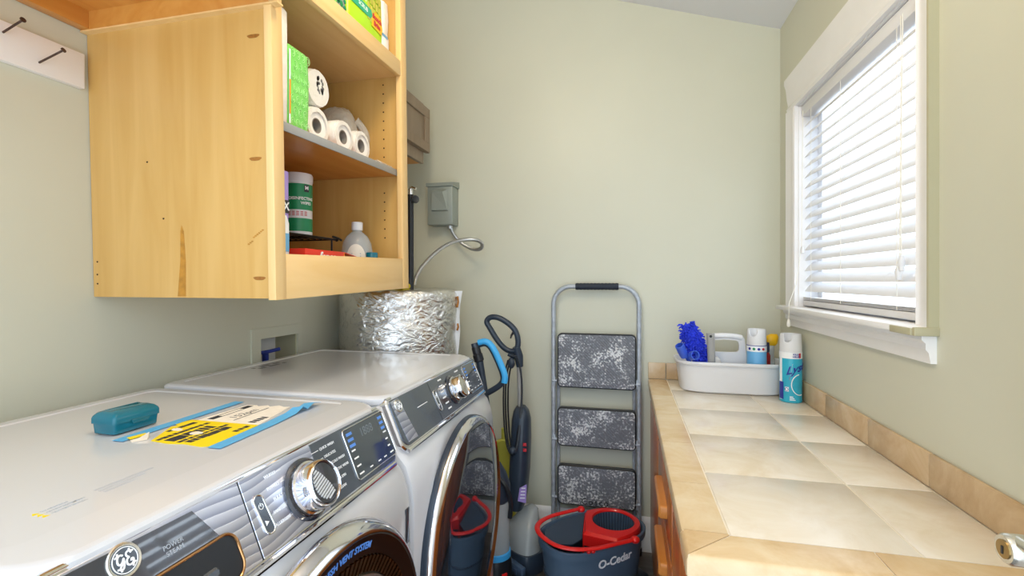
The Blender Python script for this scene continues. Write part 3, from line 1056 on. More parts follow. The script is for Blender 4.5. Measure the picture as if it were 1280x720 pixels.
for x0, x1, y0, y1 in ((-.83, -.818, .70, .812), (-.812, -.786, .702, .795), (-.782, -.772, .70, .812), (-.770, -.752, .705, .80), (-.858, -.846, .745, .81), (-.735, -.722, .775, .812)):
    nseg = int((y1 - y0) / .011)
    for i in range(nseg):
        a = y0 + i * (y1 - y0) / nseg
        b.box(x0 + random.uniform(0, .002), x1 - random.uniform(0, .002), a, a + (y1 - y0) / nseg * random.uniform(.72, .98), ZL + .0011, ZL + .0013)
obj('print', b, M['letter_dark'], ysh)
b = B()
for cx, cy in ((-.845, .76), (-.79, .75)):
    pts = [(cx + .014 * math.cos(a) * random.uniform(.5, 1), cy + .012 * math.sin(a) * random.uniform(.5, 1)) for a in [k * .7 for k in range(9)]]
    b.loft([[(x, y, ZL + .0011) for x, y in pts], [(x, y, ZL + .0016) for x, y in pts]])
obj('torn_patch', b, M['paper'], ysh)


def strip(pts, wdt, lift=None):
    b = B()
    rings = []
    n = len(pts)
    for i, (x, y) in enumerate(pts):
        h = lift[i] if lift else 0
        z0 = ZL + .0014 + h
        rings.append([(x - wdt / 2, y, z0), (x + wdt / 2, y, z0 + (h * .5)), (x + wdt / 2, y, z0 + .0006 + h * .5), (x - wdt / 2, y, z0 + .0006)])
    return b.loft(rings)


o = obj('tape_strip', strip([(-.888, .680), (-.890, .76), (-.893, .86), (-.895, .968)], .024), M['tape'])
tag(o, 'flat strip of blue painter tape running out from under the teal case', 'tape', 'strips of blue tape on the washer lid')
o = obj('tape_strip', strip([(-.690, .690), (-.693, .75), (-.698, .84), (-.705, .905), (-.702, .925), (-.703, .94), (-.704, .965), (-.702, .987)], .027, [0, 0, 0, .001, .008, .002, .007, .004]), M['tape'])
tag(o, 'crumpled strip of blue painter tape with its far end curled up, nearest the control panel', 'tape', 'strips of blue tape on the washer lid')

tcs = thing('teal_case', 'small teal translucent plastic case with a domed lid on the washer', 'case', (-.947, .745, ZL))
tx0, tx1, ty0, ty1 = -.978, -.920, .699, .789
zb = ZL + .0021


def tap(z, ins, zz):
    return [(x, y, zz) for x, y in rrect(tx0 + ins, tx1 - ins, ty0 + ins, ty1 - ins, .006, 4)]


b = B().loft([tap(0, .004, zb), tap(0, .0025, zb + .001), tap(0, .001, zb + .020), tap(0, .003, zb + .020), tap(0, .0045, zb + .003)], cap0=True, cap1=True)
obj('tray', b, M['teal'], tcs)
b = B()
rings = []
base = rrect(tx0 - .0008, tx1 + .0008, ty0 - .0008, ty1 + .0008, .006, 6)
for ins, zz in ((0, .0195), (0, .029), (.002, .0325), (.008, .0375), (.018, .0405)):
    fx, fy = 1 - ins / .030, 1 - ins * .55 / .046
    rings.append([(-.949 + (x + .949) * fx, .744 + (y - .744) * fy, zb + zz + (.007 * (1 - ((y - .744) / .046) ** 2) if zz > .03 else 0)) for x, y in base])
b.loft(rings)
lid = obj('lid', b, M['teal'], tcs)
b = B().prism([(-.018, .012), (.018, .012), (.015, .004), (-.015, .004)], lambda x, y, c: V((tx1 + .0006 + c, .747 + x, zb + .010 + y)), 0, .0025, bev=.0008)
obj('clasp', b, M['teal'], lid)
sc = thing('paper_scrap', 'small torn scrap of white and yellow paper beside the teal case', 'paper', (-.862, .70, ZL))
pts = [(-.872, .69), (-.858, .682), (-.846, .70), (-.855, .712), (-.866, .718)]
obj('scrap', B().loft([[(x, y, ZL + .0005) for x, y in pts], [(x, y, ZL + .001 + .01 * (i == 3)) for i, (x, y) in enumerate(pts)]]), M['paper'], sc)
pts = [(-.886, .695), (-.872, .690), (-.868, .719), (-.880, .725)]
obj('yellow_corner', B().loft([[(x, y, ZL + .0022) for x, y in pts], [(x, y, ZL + .0032) for x, y in pts]]), M['yellow'], sc)

# ---------------------------------------------------------------- tall birch cabinet
YC0, YC1, XF = .942, 1.612, -.765
cab = thing('wall_cabinet', 'tall open birch wall cabinet with cluttered shelves above the dryer', 'cabinet', (XL, YC0, 1.27))
ZTOP = 2.62
b = B().box(XL + .002, XF - .02, YC0 + .002, YC0 + .02, 1.272, ZTOP)
sp = obj('side_panel', b, M['birch'], cab)
b = B()
sf = lambda x, y, c: V((x, YC0 + .002 - c, y))
kr = random.Random(4)


def blob(b, x, z, rx, rz, ph=0):
    pts = [(x + rx * math.cos(a) * (1 + .15 * math.sin(3 * a + ph)), z + rz * math.sin(a) * (1 + .15 * math.cos(2 * a + ph))) for a in [2 * PI * k / 16 for k in range(16)]]
    b.prism(pts, sf, 0, .0004)


for px, pz in ((-.822, 1.866), (-.822, 1.590), (-.817, 1.318)):
    blob(b, px, pz, .016, .005)
obj('knot', b, M['knot'], sp)
b = B()
b.prism([(-1.048, 1.275), (-1.024, 1.275), (-1.022, 1.36), (-1.026, 1.43), (-1.032, 1.445), (-1.036, 1.43), (-1.038, 1.36)], sf, 0, .0004)
obj('wood_stain', b, M['stain'], sp)
b = B()
for i in range(9):
    blob(b, -.806 - i * .0048, 1.428 - i * .0032 - (i > 5) * .006, .003, .0018, i)
obj('wood_stain', b, M['stain'], sp)
b = B()
for px, pz in ((-1.295, 1.305), (-1.295, 1.328), (-1.294, 1.36), (-1.085, 1.462), (-1.13, 1.60)):
    blob(b, px, pz, .0025, .0025)
obj('pin_hole', b, M['hole'], sp)
b = B().box(XL + .002, XF - .02, YC1 - .022, YC1 - .004, 1.272, ZTOP)
fp = obj('side_panel', b, M['birch'], cab)
b = B()
for i in range(30):
    zz = 1.45 + i * .032
    if 1.63 < zz < 1.72: continue
    b.cyl((-.845, YC1 - .0225, zz), (-.845, YC1 - .0215, zz), .0028, n=10)
obj('shelf_pin_hole', b, M['hole'], fp)
obj('back_panel', B().box(XL + .002, XL + .010, YC0 + .02, YC1 - .022, 1.28, ZTOP), M['birch'], cab)
obj('bottom_deck', B().box(XL + .010, XF - .02, YC0 + .02, YC1 - .022, 1.279, 1.297), M['birch_lit_y'], cab)
obj('fixed_shelf', B().box(XL + .010, XF - .02, YC0 + .02, YC1 - .022, 2.019, 2.037), M['birch_lit_y'], cab)
obj('cabinet_top', B().box(XL + .002, XF - .02, YC0 + .002, YC1 - .004, ZTOP, ZTOP + .018), M['birch_lit_y'], cab)
for y0, y1 in ((YC0 - .009, YC0 + .026), (YC1 - .043, YC1)):
    obj('stile', B().box(XF - .02, XF, y0, y1, 1.269, ZTOP, bev=.0012), M['birch_lit'], cab)
for z0, z1 in ((1.269, 1.374), (2.010, 2.062), (ZTOP - .06, ZTOP)):
    obj('rail', B().box(XF - .02, XF - .0008, YC0 + .026, YC1 - .043, z0, z1, bev=.0012), M['birch_lit_y'], cab)
sh = obj('adjustable_shelf', B().box(XL + .014, XF - .026, YC0 + .022, YC1 - .024, 1.668, 1.686), M['amber'], cab)
obj('edge_band', B().box(XF - .026, XF - .022, YC0 + .022, YC1 - .024, 1.666, 1.688, bev=.001), M['grey_plastic'], sh)
TAN = math.tan(math.radians(1.45))
cab.rotation_euler = (math.radians(1.45), 0, 0)
lift = lambda y: (y - YC0) * TAN + .001

# near upper cupboard over the washer
uc = thing('upper_cabinet', 'birch upper cupboard over the washer with its amber underside showing', 'cabinet', (-1.03, .28, 1.93))
UY0, UY1 = -.40, .930
obj('underside', B().box(XL + .03, -.765, UY0 + .02, UY1 - .018, 1.972, 1.99), M['amber'], uc)
obj('side_panel', B().box(XL + .002, -.765, UY1 - .018, UY1, 1.927, 2.55, bev=.001), M['amber'], uc)
obj('side_panel', B().box(XL + .002, -.765, UY0, UY0 + .018, 1.927, 2.55, bev=.001), M['amber'], uc)
obj('wall_rail', B().box(XL + .002, XL + .03, UY0 + .018, UY1 - .018, 1.929, 1.999, bev=.001), M['amber'], uc)
obj('bottom_edge', B().box(XL + .002, -.745, UY1 - .0185, UY1 + .0005, 1.9235, 1.9272), M['birch_lit_y'], uc)
obj('top', B().box(XL + .002, -.765, UY0, UY1, 2.55, 2.57), M['birch_lit_y'], uc)
obj('face_frame', B().box(-.765, -.745, UY0, UY1 - .006, 1.927, 1.975, bev=.001).box(-.765, -.745, UY0, UY1 - .006, 2.50, 2.55), M['birch_lit_y'], uc)
for y0, y1 in ((UY0 + .005, .26), (.27, UY1 - .012)):
    d = obj('cabinet_door', B().box(-.745, -.726, y0, y1, 1.96, 2.545, bev=.003), M['birch_lit'], uc)

# peg board with two nails
hb = thing('nail_board', 'white painted hook board with two rusty nails on the wall under the upper cupboard', 'hook board', (XL, .70, 1.785))
obj('board', B().box(XL, XL + .016, .45, .913, 1.783, 1.868, bev=.002), M['white_trim'], hb)
for (yb, zb_, yh, zh) in ((.753, 1.842, .752, 1.861), (.818, 1.806, .827, 1.832)):
    b = B()
    p0, p1 = V((XL + .014, yb, zb_)), V((-1.236, yh, zh))
    b.cyl(p0, p1, .0022, n=10)
    d = (p1 - p0).normalized()
    b.cyl(p1, p1 + d * .002, .0055, n=14)
    obj('nail', b, M['rust'], hb)

# grey cabinet beyond
gc = thing('small_wall_cabinet', 'small grey stained wall cabinet high in the corner behind the birch cabinet', 'cabinet', (-1.13, 1.94, 1.885))
GX = -.968
obj('carcass', B().box(XL + .002, GX - .018, 1.645, 2.205, 1.888, 2.175), M['greywood'], gc)
obj('underside', B().box(XL + .004, GX - .02, 1.65, 2.20, 1.8865, 1.888), M['amber'], gc)
obj('face_frame', B().box(GX - .018, GX, 1.645, 2.205, 1.885, 2.178, bev=.001), M['greywood'], gc)
d = obj('cabinet_door', B().box(GX, GX + .018, 1.66, 2.228, 1.940, 2.155, bev=.002), M['greywood'], gc)
b = B()
gf = lambda a, c_, n_: V((GX + .018 + n_, a, c_))
for q in ((1.66, 2.228, 2.105, 2.154), (1.66, 2.228, 1.941, 1.985), (2.17, 2.227, 1.985, 2.105), (1.661, 1.715, 1.985, 2.105)):
    b.prism([(q[0], q[2]), (q[1], q[2]), (q[1], q[3]), (q[0], q[3])], gf, -.002, .006, bev=.0015)
obj('door_frame', b, M['greywood'], d)

# ---------------------------------------------------------------- electrical disconnect and conduit
eb = thing('disconnect_box', 'grey metal electrical disconnect box on the back wall with a flexible conduit', 'electrical box', (-.94, YB, 1.6))
obj('housing', B().box(-1.008, -.872, 2.345, YB - .001, 1.602, 1.805, bev=.003), M['electric_grey'], eb)
b = B()
b.loft([[(-1.014, 2.338, 1.800), (-.866, 2.338, 1.800), (-.866, YB - .001, 1.800), (-1.014, YB - .001, 1.800)],
        [(-1.014, 2.338, 1.818), (-.866, 2.338, 1.818), (-.866, YB - .001, 1.834), (-1.014, YB - .001, 1.834)]])
obj('rain_hood', b, M['electric_grey'], eb)
b = B()
b.loft([[(-.985, 2.345, 1.785), (-.895, 2.345, 1.785), (-.893, 2.345, 1.672), (-.985, 2.345, 1.672)],
        [(-.975, 2.322, 1.768), (-.918, 2.322, 1.768), (-.896, 2.338, 1.676), (-.980, 2.330, 1.676)]])
obj('cover_boss', b, M['electric_grey'], eb)
b = B()
path = [(-.905, 2.40, 1.605), (-.885, 2.39, 1.56), (-.845, 2.38, 1.515), (-.79, 2.36, 1.482), (-.735, 2.335, 1.466), (-.70, 2.31, 1.476), (-.692, 2.28, 1.500), (-.712, 2.24, 1.513), (-.76, 2.20, 1.510), (-.82, 2.17, 1.492), (-.875, 2.14, 1.45), (-.925, 2.11, 1.39), (-.952, 2.09, 1.34), (-.962, 2.082, 1.292)]
q = [V(p_) for p_ in path]
for _ in range(3):
    r_ = [q[0]]
    for a, c_ in zip(q[:-1], q[1:]):
        r_ += [a * .75 + c_ * .25, a * .25 + c_ * .75]
    r_.append(q[-1]); q = r_
# resample and ripple the radius into a ribbed hose
seg = [0]
for a, c_ in zip(q[:-1], q[1:]):
    seg.append(seg[-1] + (c_ - a).length)
LT = seg[-1]; nn = 230; rs_ = []
j = 0
for i in range(nn + 1):
    d_ = LT * i / nn
    while j < len(seg) - 2 and seg[j + 1] < d_: j += 1
    f = (d_ - seg[j]) / max(1e-9, seg[j + 1] - seg[j])
    rs_.append(q[j].lerp(q[j + 1], f))
b.tube(rs_, [.0085 + (.0014 if i % 2 else 0) for i in range(nn + 1)], n=10)
obj('flexible_conduit', b, M['flex'], eb)
b = B().cyl((-.905, 2.40, 1.585), (-.905, 2.40, 1.604), .015)
obj('conduit_fitting', b, M['flex'], eb)

# ---------------------------------------------------------------- water heater in foil jacket
wh = thing('water_heater', 'squat water heater wrapped in crinkled silver foil in the corner behind the dryer', 'water heater', (-1.03, 2.06, 0))
WC = V((-1.028, 2.075, 0)); WR = .268
b = B()
rings = []
nseg = 120
zs = [.02 + 1.235 * i / 40 for i in range(41)]
def foil_r(a, z_):
    p_ = V((math.cos(a) * 2.2, math.sin(a) * 2.2, z_ * 7))
    n1 = mnoise.fractal(p_ * 1.0, 1.0, 2.0, 4)
    n2 = mnoise.ridged_multi_fractal(V((p_.x * 2.5, p_.y * 2.5, p_.z * 2.2 + p_.x)), 1.0, 2.0, 3, 1.0, 2.0)
    return WR + n1 * .006 + (n2 - 1) * .0022
for z_ in zs:
    rings.append([WC + V((math.cos(a) * foil_r(a, z_), math.sin(a) * foil_r(a, z_), z_)) for a in [2 * PI * k / nseg for k in range(nseg)]])
for ins, zz in ((.006, 1.266), (.022, 1.272), (.08, 1.276), (.18, 1.274)):
    rings.append([WC + V((math.cos(a) * (foil_r(a, 1.25) - ins), math.sin(a) * (foil_r(a, 1.25) - ins), zz + .005 * mnoise.noise(V((math.cos(a) * 6, math.sin(a) * 6, zz * 40))))) for a in [2 * PI * k / nseg for k in range(nseg)]])
b.loft(rings)
obj('foil_jacket', b, M['foil'], wh, sharp=60)
# vertical flap where the jacket overlaps
a = math.radians(4)
dirv = V((math.cos(a), math.sin(a), 0)); tanv = V((-math.sin(a), math.cos(a), 0))
b = B()
rings = []
for i in range(20):
    z_ = .1 + 1.165 * i / 19
    w_ = .016 + .022 * (i / 19) ** 6
    c0 = WC + dirv * (WR - .004) + V((0, 0, z_))
    wv = .004 * math.sin(i * 1.7)
    rings.append([c0, c0 + (dirv * .62 + tanv * .78) * (w_) + dirv * wv, c0 + (dirv * .62 + tanv * .78) * (w_) + dirv * wv + tanv * .003, c0 + tanv * .004])
b.loft(rings)
obj('jacket_flap', b, M['white_pvc'], wh)
b = B()
for z_, l in ((1.215, .05), (1.10, .03)):
    c0 = WC + dirv * (WR + .007) + V((0, 0, z_))
    b.tube([c0 + tanv * -.004 + V((0, 0, -l / 2)), c0 + V((0, 0, 0)) + dirv * .004, c0 + tanv * .006 + V((0, 0, l / 2))], .005, n=6)
obj('jacket_clip', b, M['knot'], wh)
b = B()
rr = random.Random(9)
for i in range(12):
    b.sphere((-.985 + rr.uniform(-.05, .05), 1.99 + rr.uniform(-.05, .06), 1.282 + rr.uniform(0, .012)), (rr.uniform(.02, .035), rr.uniform(.02, .035), rr.uniform(.012, .022)), 10, 6)
obj('insulation_tuft', b, M['yellow_foam'], wh)
pp = thing('insulated_pipe', 'dark foam-covered pipe rising from the tank past the birch cabinet edge', 'pipe', (-.925, 1.965, 1.275))
obj('foam_sleeve', B().cyl((-.925, 1.965, 1.275), (-.925, 1.965, 1.69), .0145, n=20), M['black'], pp)
b = B()
b.cyl((-.925, 1.965, 1.69), (-.925, 1.965, 1.715), .011)
b.tube([(-.93, 1.965, 1.712), (-.915, 1.96, 1.722), (-.895, 1.955, 1.712)], .005, n=8)
obj('pipe_clip', b, M['chrome'], pp)
b = B().lathe([(.008, -.006), (.015, -.008), (.018, 0), (.015, .008), (.008, .006)], (-.898, 1.955, 1.668), (.6, -.8, 0), 24, cap0=True, cap1=True)
obj('valve_wheel', b, M['black'], pp)

# ---------------------------------------------------------------- shelf contents, lower bay
DECK, SHELF, TOPS = 1.298, 1.687, 2.038


def yz(x):
    """front-face frame at x: a along +y, b up, c out towards the room"""
    return lambda a, c_, n_: V((x + n_, a, c_))


def bag_box(b, x0, x1, y0, y1, z0, z1, r=.012, bul=.004):
    rings = []
    for t, ins in ((0, .006), (.03, 0), (.25, -bul * .6), (.5, -bul), (.75, -bul * .6), (.97, 0), (1, .006)):
        rings.append([(x, y, z0 + (z1 - z0) * t) for x, y in inset(rrect(x0, x1, y0, y1, r, 4), ins)])
    b.loft(rings)
    return b


z0 = DECK + lift(1.0)
t = thing('cleaner_pack', 'lilac cleaner pack with a black square, behind the near stile on the bottom shelf', 'package', (-.86, 1.02, z0))
obj('carton', B().box(-.90, -.82, .998, 1.046, z0, 1.585, bev=.004), M['purple'], t)
obj('white_panel', B().prism([(1.0, z0 + .005), (1.044, z0 + .005), (1.044, 1.455), (1.034, 1.475), (1.022, 1.47), (1.0, 1.48)], yz(-.82), .0002, .0012), M['letter_white'], t)
obj('blue_panel', B().prism([(1.02, 1.385), (1.044, 1.385), (1.044, 1.43), (1.02, 1.43)], yz(-.82), .0012, .002), M['can_sky'], t)
obj('black_square', B().prism([(1.02, 1.480), (1.0445, 1.480), (1.0445, 1.512), (1.02, 1.512)], yz(-.82), .0004, .0016), M['letter_dark'], t)
obj('lettering', B().text('X', .028, lambda x, y, c: yz(-.82)(1.034 + x, 1.496 + y, c), .0016, .0022, bold=.0006), M['letter_white'], t)

z0 = DECK + lift(1.3)
t = thing('wire_rack', 'small black wire shelf rack holding the green wipes canister', 'rack', (-1.06, 1.28, z0))
ZR = 1.4508
b = B()
for i in range(12):
    xx = -1.20 + i * .0236
    b.tube([(xx, 1.10, ZR), (xx, 1.42, ZR)], .0016, n=6)
for yy in (1.10, 1.21, 1.31, 1.42):
    b.tube([(-1.205, yy, ZR - .003), (-.937, yy, ZR - .003)], .0022, n=6)
obj('wire_deck', b, M['mesh_black'], t)
b = B()
b.tube([(-.937, 1.095, ZR - .003), (-.937, 1.425, ZR - .003)], .0035, n=8)
obj('rim_wire', B().tube([(-1.205, 1.095, ZR - .003), (-1.205, 1.425, ZR - .003)], .0035, n=8), M['mesh_black'], t)
0 and b.tube([(-1.205, 1.095, ZR - .003), (-1.205, 1.425, ZR - .003)], .0035, n=8)
b.sphere((-.937, 1.428, ZR - .003), .006, 10, 6)
b.tube([(-.937, 1.405, ZR + .006), (-.93, 1.425, ZR + .002), (-.925, 1.438, ZR - .004)], .004, n=6)
obj('rim_wire', b, M['mesh_black'], t)
for xx in (-.937, -1.205):
    for yy in (1.11, 1.40):
        obj('leg', B().tube([(xx, yy, ZR - .003), (xx, yy, DECK + lift(yy))], .0028, n=8), M['mesh_black'], t)


def wrapcyl(cx, cy, r, a0):
    """maps (arc length, height) onto a standing cylinder; arc 0 faces angle a0"""
    return lambda x, y, c: V((cx + math.cos(a0 + x / r) * (r + c), cy + math.sin(a0 + x / r) * (r + c), y))


def band(b, cx, cy, r, z0, z1, a0, a1, th=.0006, n=None):
    n = n or max(3, int((a1 - a0) / .12))
    rings = []
    for k in range(n + 1):
        a = a0 + (a1 - a0) * k / n
        ca, sa = math.cos(a), math.sin(a)
        rings.append([(cx + ca * r, cy + sa * r, z0), (cx + ca * (r + th), cy + sa * (r + th), z0), (cx + ca * (r + th), cy + sa * (r + th), z1), (cx + ca * r, cy + sa * r, z1)])
    return b.loft(rings)


wx, wy, wz = -1.0, 1.318, ZR + .0018
t = thing('wipes_canister', 'green and white disinfecting wipes canister on the black wire rack', 'canister', (wx, wy, wz))
obj('body', B().lathe([(.038, 0), (.041, .004), (.041, .165), (.038, .168)], (wx, wy, wz), (0, 0, 1), 40, cap0=True, cap1=True), M['white_plastic'], t)
obj('lid', B().lathe([(.0425, .166), (.0428, .186), (.040, .192), (.0001, .193)], (wx, wy, wz), (0, 0, 1), 40, cap0=True), M['white_plastic'], t)
AF = math.atan2(-wy, -wx)          # towards the room
b = B()
band(b, wx, wy, .041, wz + .078, wz + .158, AF - 1.5, AF + 1.7)
band(b, wx, wy, .041, wz + .012, wz + .052, AF - 1.5, AF + 1.7)
obj('green_label', b, M['wipes_green'], t)
cf = wrapcyl(wx, wy, .0416, AF)
b = B()
b.text('DISINFECTING', .0125, lambda x, y, c: cf(x + .012, wz + .112 + y, c), .0001, .0006, bold=.0003)
b.text('WIPES', .0125, lambda x, y, c: cf(x + .024, wz + .098 + y, c), .0001, .0006, bold=.0003)
obj('lettering', b, M['letter_white'], t)
b = B()
b.prism(rrect(.017, .033, wz + .133, wz + .155, .002, 2), lambda x, y, c: cf(x, y, c), .0001, .0008)
obj('black_mark', b, M['letter_dark'], t)
obj('mark_lettering', B().text('M', .015, lambda x, y, c: cf(.025 + x, wz + .145 + y, c), .0008, .0014, bold=.0005), M['letter_white'], t)
b = B()
for i in range(3):
    for k in range(5):
        b.prism([(-.03 + k * .012, wz + .060 + i * .005), (-.022 + k * .012, wz + .060 + i * .005), (-.022 + k * .012, wz + .0625 + i * .005), (-.03 + k * .012, wz + .0625 + i * .005)], cf, .0, .0005)
obj('small_print', b, M['red_print'], t)

z0 = DECK + lift(1.49)
bx, by = -.90, 1.492
t = thing('clear_bottle', 'round clear plastic bottle with a white cap and oval label on the bottom shelf', 'bottle', (bx, by, z0))
obj('body', B().lathe([(.044, 0), (.050, .006), (.051, .05), (.051, .10), (.047, .128), (.036, .150), (.022, .163), (.016, .168), (.016, .178)], (bx, by, z0), (0, 0, 1), 40, cap0=True, cap1=True), M['clear'], t)
obj('cap', B().lathe([(.0185, .172), (.0185, .198), (.017, .200), (.0001, .200)], (bx, by, z0), (0, 0, 1), 32, cap0=True), M['white_plastic'], t)
cf2 = wrapcyl(bx, by, .0512, math.atan2(-by, -bx))
pts = [(.032 * math.cos(a), .078 + .05 * math.sin(a)) for a in [2 * PI * k / 28 for k in range(28)]]
b = B(); ce = b
vs = []
rings = []
for f in (1.0, .7, .4, .1):
    rings.append([cf2(x * f - .004, z0 + .072 + (y - .078) * f, .0012) for x, y in pts])
b.loft(rings, cap0=False)
obj('oval_label', b, M['paper'], t)
b = B()
for i in range(3):
    b.prism([(-.018, z0 + .088 - i * .008), (.012, z0 + .088 - i * .008), (.012, z0 + .0915 - i * .008), (-.018, z0 + .0915 - i * .008)], cf2, .0013, .002)
obj('print', b, M['letter_grey'], t)

z0 = DECK + lift(1.1)
t = thing('red_box', 'open red card box with white letters standing behind the bottom rail', 'box', (-.845, 1.18, z0))
obj('carton', B().box(-.89, -.803, 1.085, 1.265, z0, 1.396, bev=.001), M['red_box'], t)
b = B()
b.add([(-.803, 1.265, 1.396), (-.89, 1.265, 1.396), (-.885, 1.325, 1.386), (-.80, 1.335, 1.384), (-.803, 1.265, 1.394), (-.89, 1.265, 1.394), (-.885, 1.325, 1.384), (-.80, 1.335, 1.382)],
      [(0, 1, 2, 3), (4, 5, 6, 7), (0, 1, 5, 4), (1, 2, 6, 5), (2, 3, 7, 6), (3, 0, 4, 7)])
obj('flap', b, M['red_box'], t)
obj('flap_print', B().prism([(1.25, 1.352), (1.262, 1.352), (1.262, 1.394)], yz(-.803), .0002, .001), M['orange'], t)
obj('lettering', B().text('fence', .034, lambda x, y, c: yz(-.803)(1.185 + x, 1.377 + y, c), .0002, .0010, bold=.0012), M['letter_white'], t)

z0 = DECK + lift(1.44)
t = thing('small_jar', 'little clear jar with a dark teal cap beside the clear bottle', 'jar', (-.822, 1.452, z0))
obj('glass', B().lathe([(.02, 0), (.023, .003), (.023, .07), (.018, .08)], (-.822, 1.452, z0), (0, 0, 1), 24, cap0=True, cap1=True), M['clear'], t)
obj('cap', B().lathe([(.0195, .074), (.0195, .092), (.018, .094), (.0001, .094)], (-.822, 1.452, z0), (0, 0, 1), 24, cap0=True), M['teal'], t)

# ---------------------------------------------------------------- middle bay
z0 = SHELF + lift(1.0)
t = thing('white_pack', 'tall slim white pack beside the stile on the middle shelf', 'package', (-.85, 1.005, z0))
obj('wrapper', bag_box(B(), -.90, -.806, .986, 1.024, z0, 1.975, .006, .001), M['film'], t)
z0 = SHELF + lift(1.08)
t = thing('paper_towel_pack', 'bright green patterned paper towel pack on the middle shelf', 'package', (-.9, 1.07, z0))
obj('wrapper', bag_box(B(), -1.0, -.812, 1.030, 1.116, z0, 1.902, .014, .003), M['green_wrap'], t)
b = B()
b.prism([(1.0315, z0 + .01), (1.0365, z0 + .01), (1.0365, 1.885), (1.0315, 1.885)], yz(-.811), .002, .003)
obj('white_strip', b, M['letter_white'], t)
obj('orange_strip', B().prism([(1.0318, 1.725), (1.0362, 1.725), (1.0362, 1.81), (1.0318, 1.81)], yz(-.811), .003, .004), M['orange'], t)
b = B()
rg = random.Random(5)
for i in range(7):
    for j in range(4):
        cy = 1.046 + j * .019 + (.009 if i % 2 else 0); cz = z0 + .018 + i * .029
        if cy > 1.108: continue
        for k in (1, .5):
            pts = []
            for a in range(0, 300, 25):
                an = math.radians(a + i * 40)
                pts.append(yz(-.8085)(cy + .0075 * k * math.cos(an), cz + .011 * k * math.sin(an), -.0002))
            b.tube(pts, .0006, n=5)
obj('swirl_print', b, M['pale_green'], t)


def roll(name_label, x0, x1, y, z, r, group=None, print_=False):
    t = thing('toilet_roll', name_label, 'toilet roll', ((x0 + x1) / 2, y, z - r), 'toilet rolls on the middle shelf')
    o_ = V((x0, y, z)); Ln = x1 - x0
    b = B().lathe([(.021, .004), (r - .004, 0), (r, .004), (r, Ln - .004), (r - .004, Ln), (.021, Ln - .003), (.021, .004)], o_, (1, 0, 0), 40)
    obj('paper', b, M['tissue'], t)
    if not print_:
      obj('core', B().lathe([(.0212, .003), (.0212, Ln - .0025), (.0188, Ln - .0025), (.0188, Ln - .04), (.0001, Ln - .04)], o_, (1, 0, 0), 28), M['tube_card'], t)
    b = B()
    rings = []
    rq = random.Random(int(y * 1000))
    for rr, h in ((r + .001, .01), (r + .0015, Ln * .4), (r + .0015, Ln - .012), (r - .002, Ln + .002), (r * .72, Ln + .0025)):
        rings.append([o_ + V((h, 0, 0)) + V((0, math.cos(a), math.sin(a))) * (rr + rq.uniform(-.0004, .0012)) for a in [2 * PI * k / 40 for k in range(40)]])
    b.loft(rings, cap0=False, cap1=print_)
    obj('wrapper', b, M['film'], t)
    if print_:
        b = B()
        rp = random.Random(2)
        for i in range(26):
            a = rp.uniform(0, 2 * PI); q_ = math.sqrt(rp.random())
            cy, cz = y + .006 + .016 * q_ * math.cos(a), z + .006 + .026 * q_ * math.sin(a)
            s_ = rp.uniform(.002, .005)
            b.prism([(cy + s_ * math.cos(k * PI / 3), cz + s_ * 1.3 * math.sin(k * PI / 3)) for k in range(6)], yz(x1), .0028, .0035)
        obj('wrapper_print', b, M['greyprint'], t)
    return t


zz = SHELF + lift(1.2)
GTP = 'rolls on the middle shelf'
roll('white toilet roll in the lower row, right against the green paper towel pack', -.955, -.845, 1.196, zz + .054, .051)
roll('wrapped toilet roll with a dark print, stacked on top of another roll', -.955, -.845, 1.196, zz + .054 + .105, .051, print_=True)
zz = SHELF + lift(1.32)
roll('white toilet roll lying in the lower row in front of the cloudy bag', -.95, -.835, 1.310, zz + .051, .0485)
zz = SHELF + lift(1.42)
roll('white toilet roll at the end of the lower row beside the bare side panel', -.95, -.835, 1.412, zz + .049, .047)
zz = SHELF + lift(1.4)
b = B()
rings = []
for i in range(15):
    th = PI * i / 14
    q_ = max(.02, math.sin(th) ** .7)
    rings.append([V((-.995, 1.512, zz + .112)) + V((.08 * q_ * math.cos(a), .060 * q_ * math.sin(a), -.108 * math.cos(th))) *
                  (1 + .05 * mnoise.noise(V((math.cos(a) * 2.5, math.sin(a) * 2.5, th * 2.2)))) for a in [2 * PI * k / 40 for k in range(40)]])
b.loft(rings)
tb = thing('tissue_bag', 'crumpled cloudy plastic bag of tissue rolls behind the lower row of rolls', 'bag', (-.995, 1.512, zz))
obj('film_bag', b, M['clear_film'], tb, sharp=25)
b = B()
for yy in (1.512,):
    b.lathe([(.02, 0), (.040, .002), (.042, .05), (.040, .108), (.02, .11)], (-1.0, yy, zz + .045), (0, 0, 1), 28, cap0=True, cap1=True)
obj('rolls_inside', b, M['tissue'], tb)
b = B().tube([(-.93, 1.53, zz + .175), (-.915, 1.545, zz + .16), (-.91, 1.558, zz + .13), (-.92, 1.56, zz + .10)], [.018, .012, .02, .026], n=10, smooth=1)
obj('bag_neck', b, M['clear_film'], tb)
zz = SHELF + lift(1.5)
b = B()
rings = []
for i in range(8):
    yy = 1.475 + i * .012
    rings.append([(-.83 + dx, yy, zz + max(0.0, dz) * (1 + .3 * math.sin(i * 2.1))) for dx, dz in ((-.03, 0), (.03, 0), (.025, .010), (.008, .016), (-.012, .012), (-.026, .014))])
b.loft(rings)
tag(obj('film_scrap', b, M['clear_film'], sharp=20), 'flat scrap of cloudy plastic film at the far end of the middle shelf', 'plastic film')

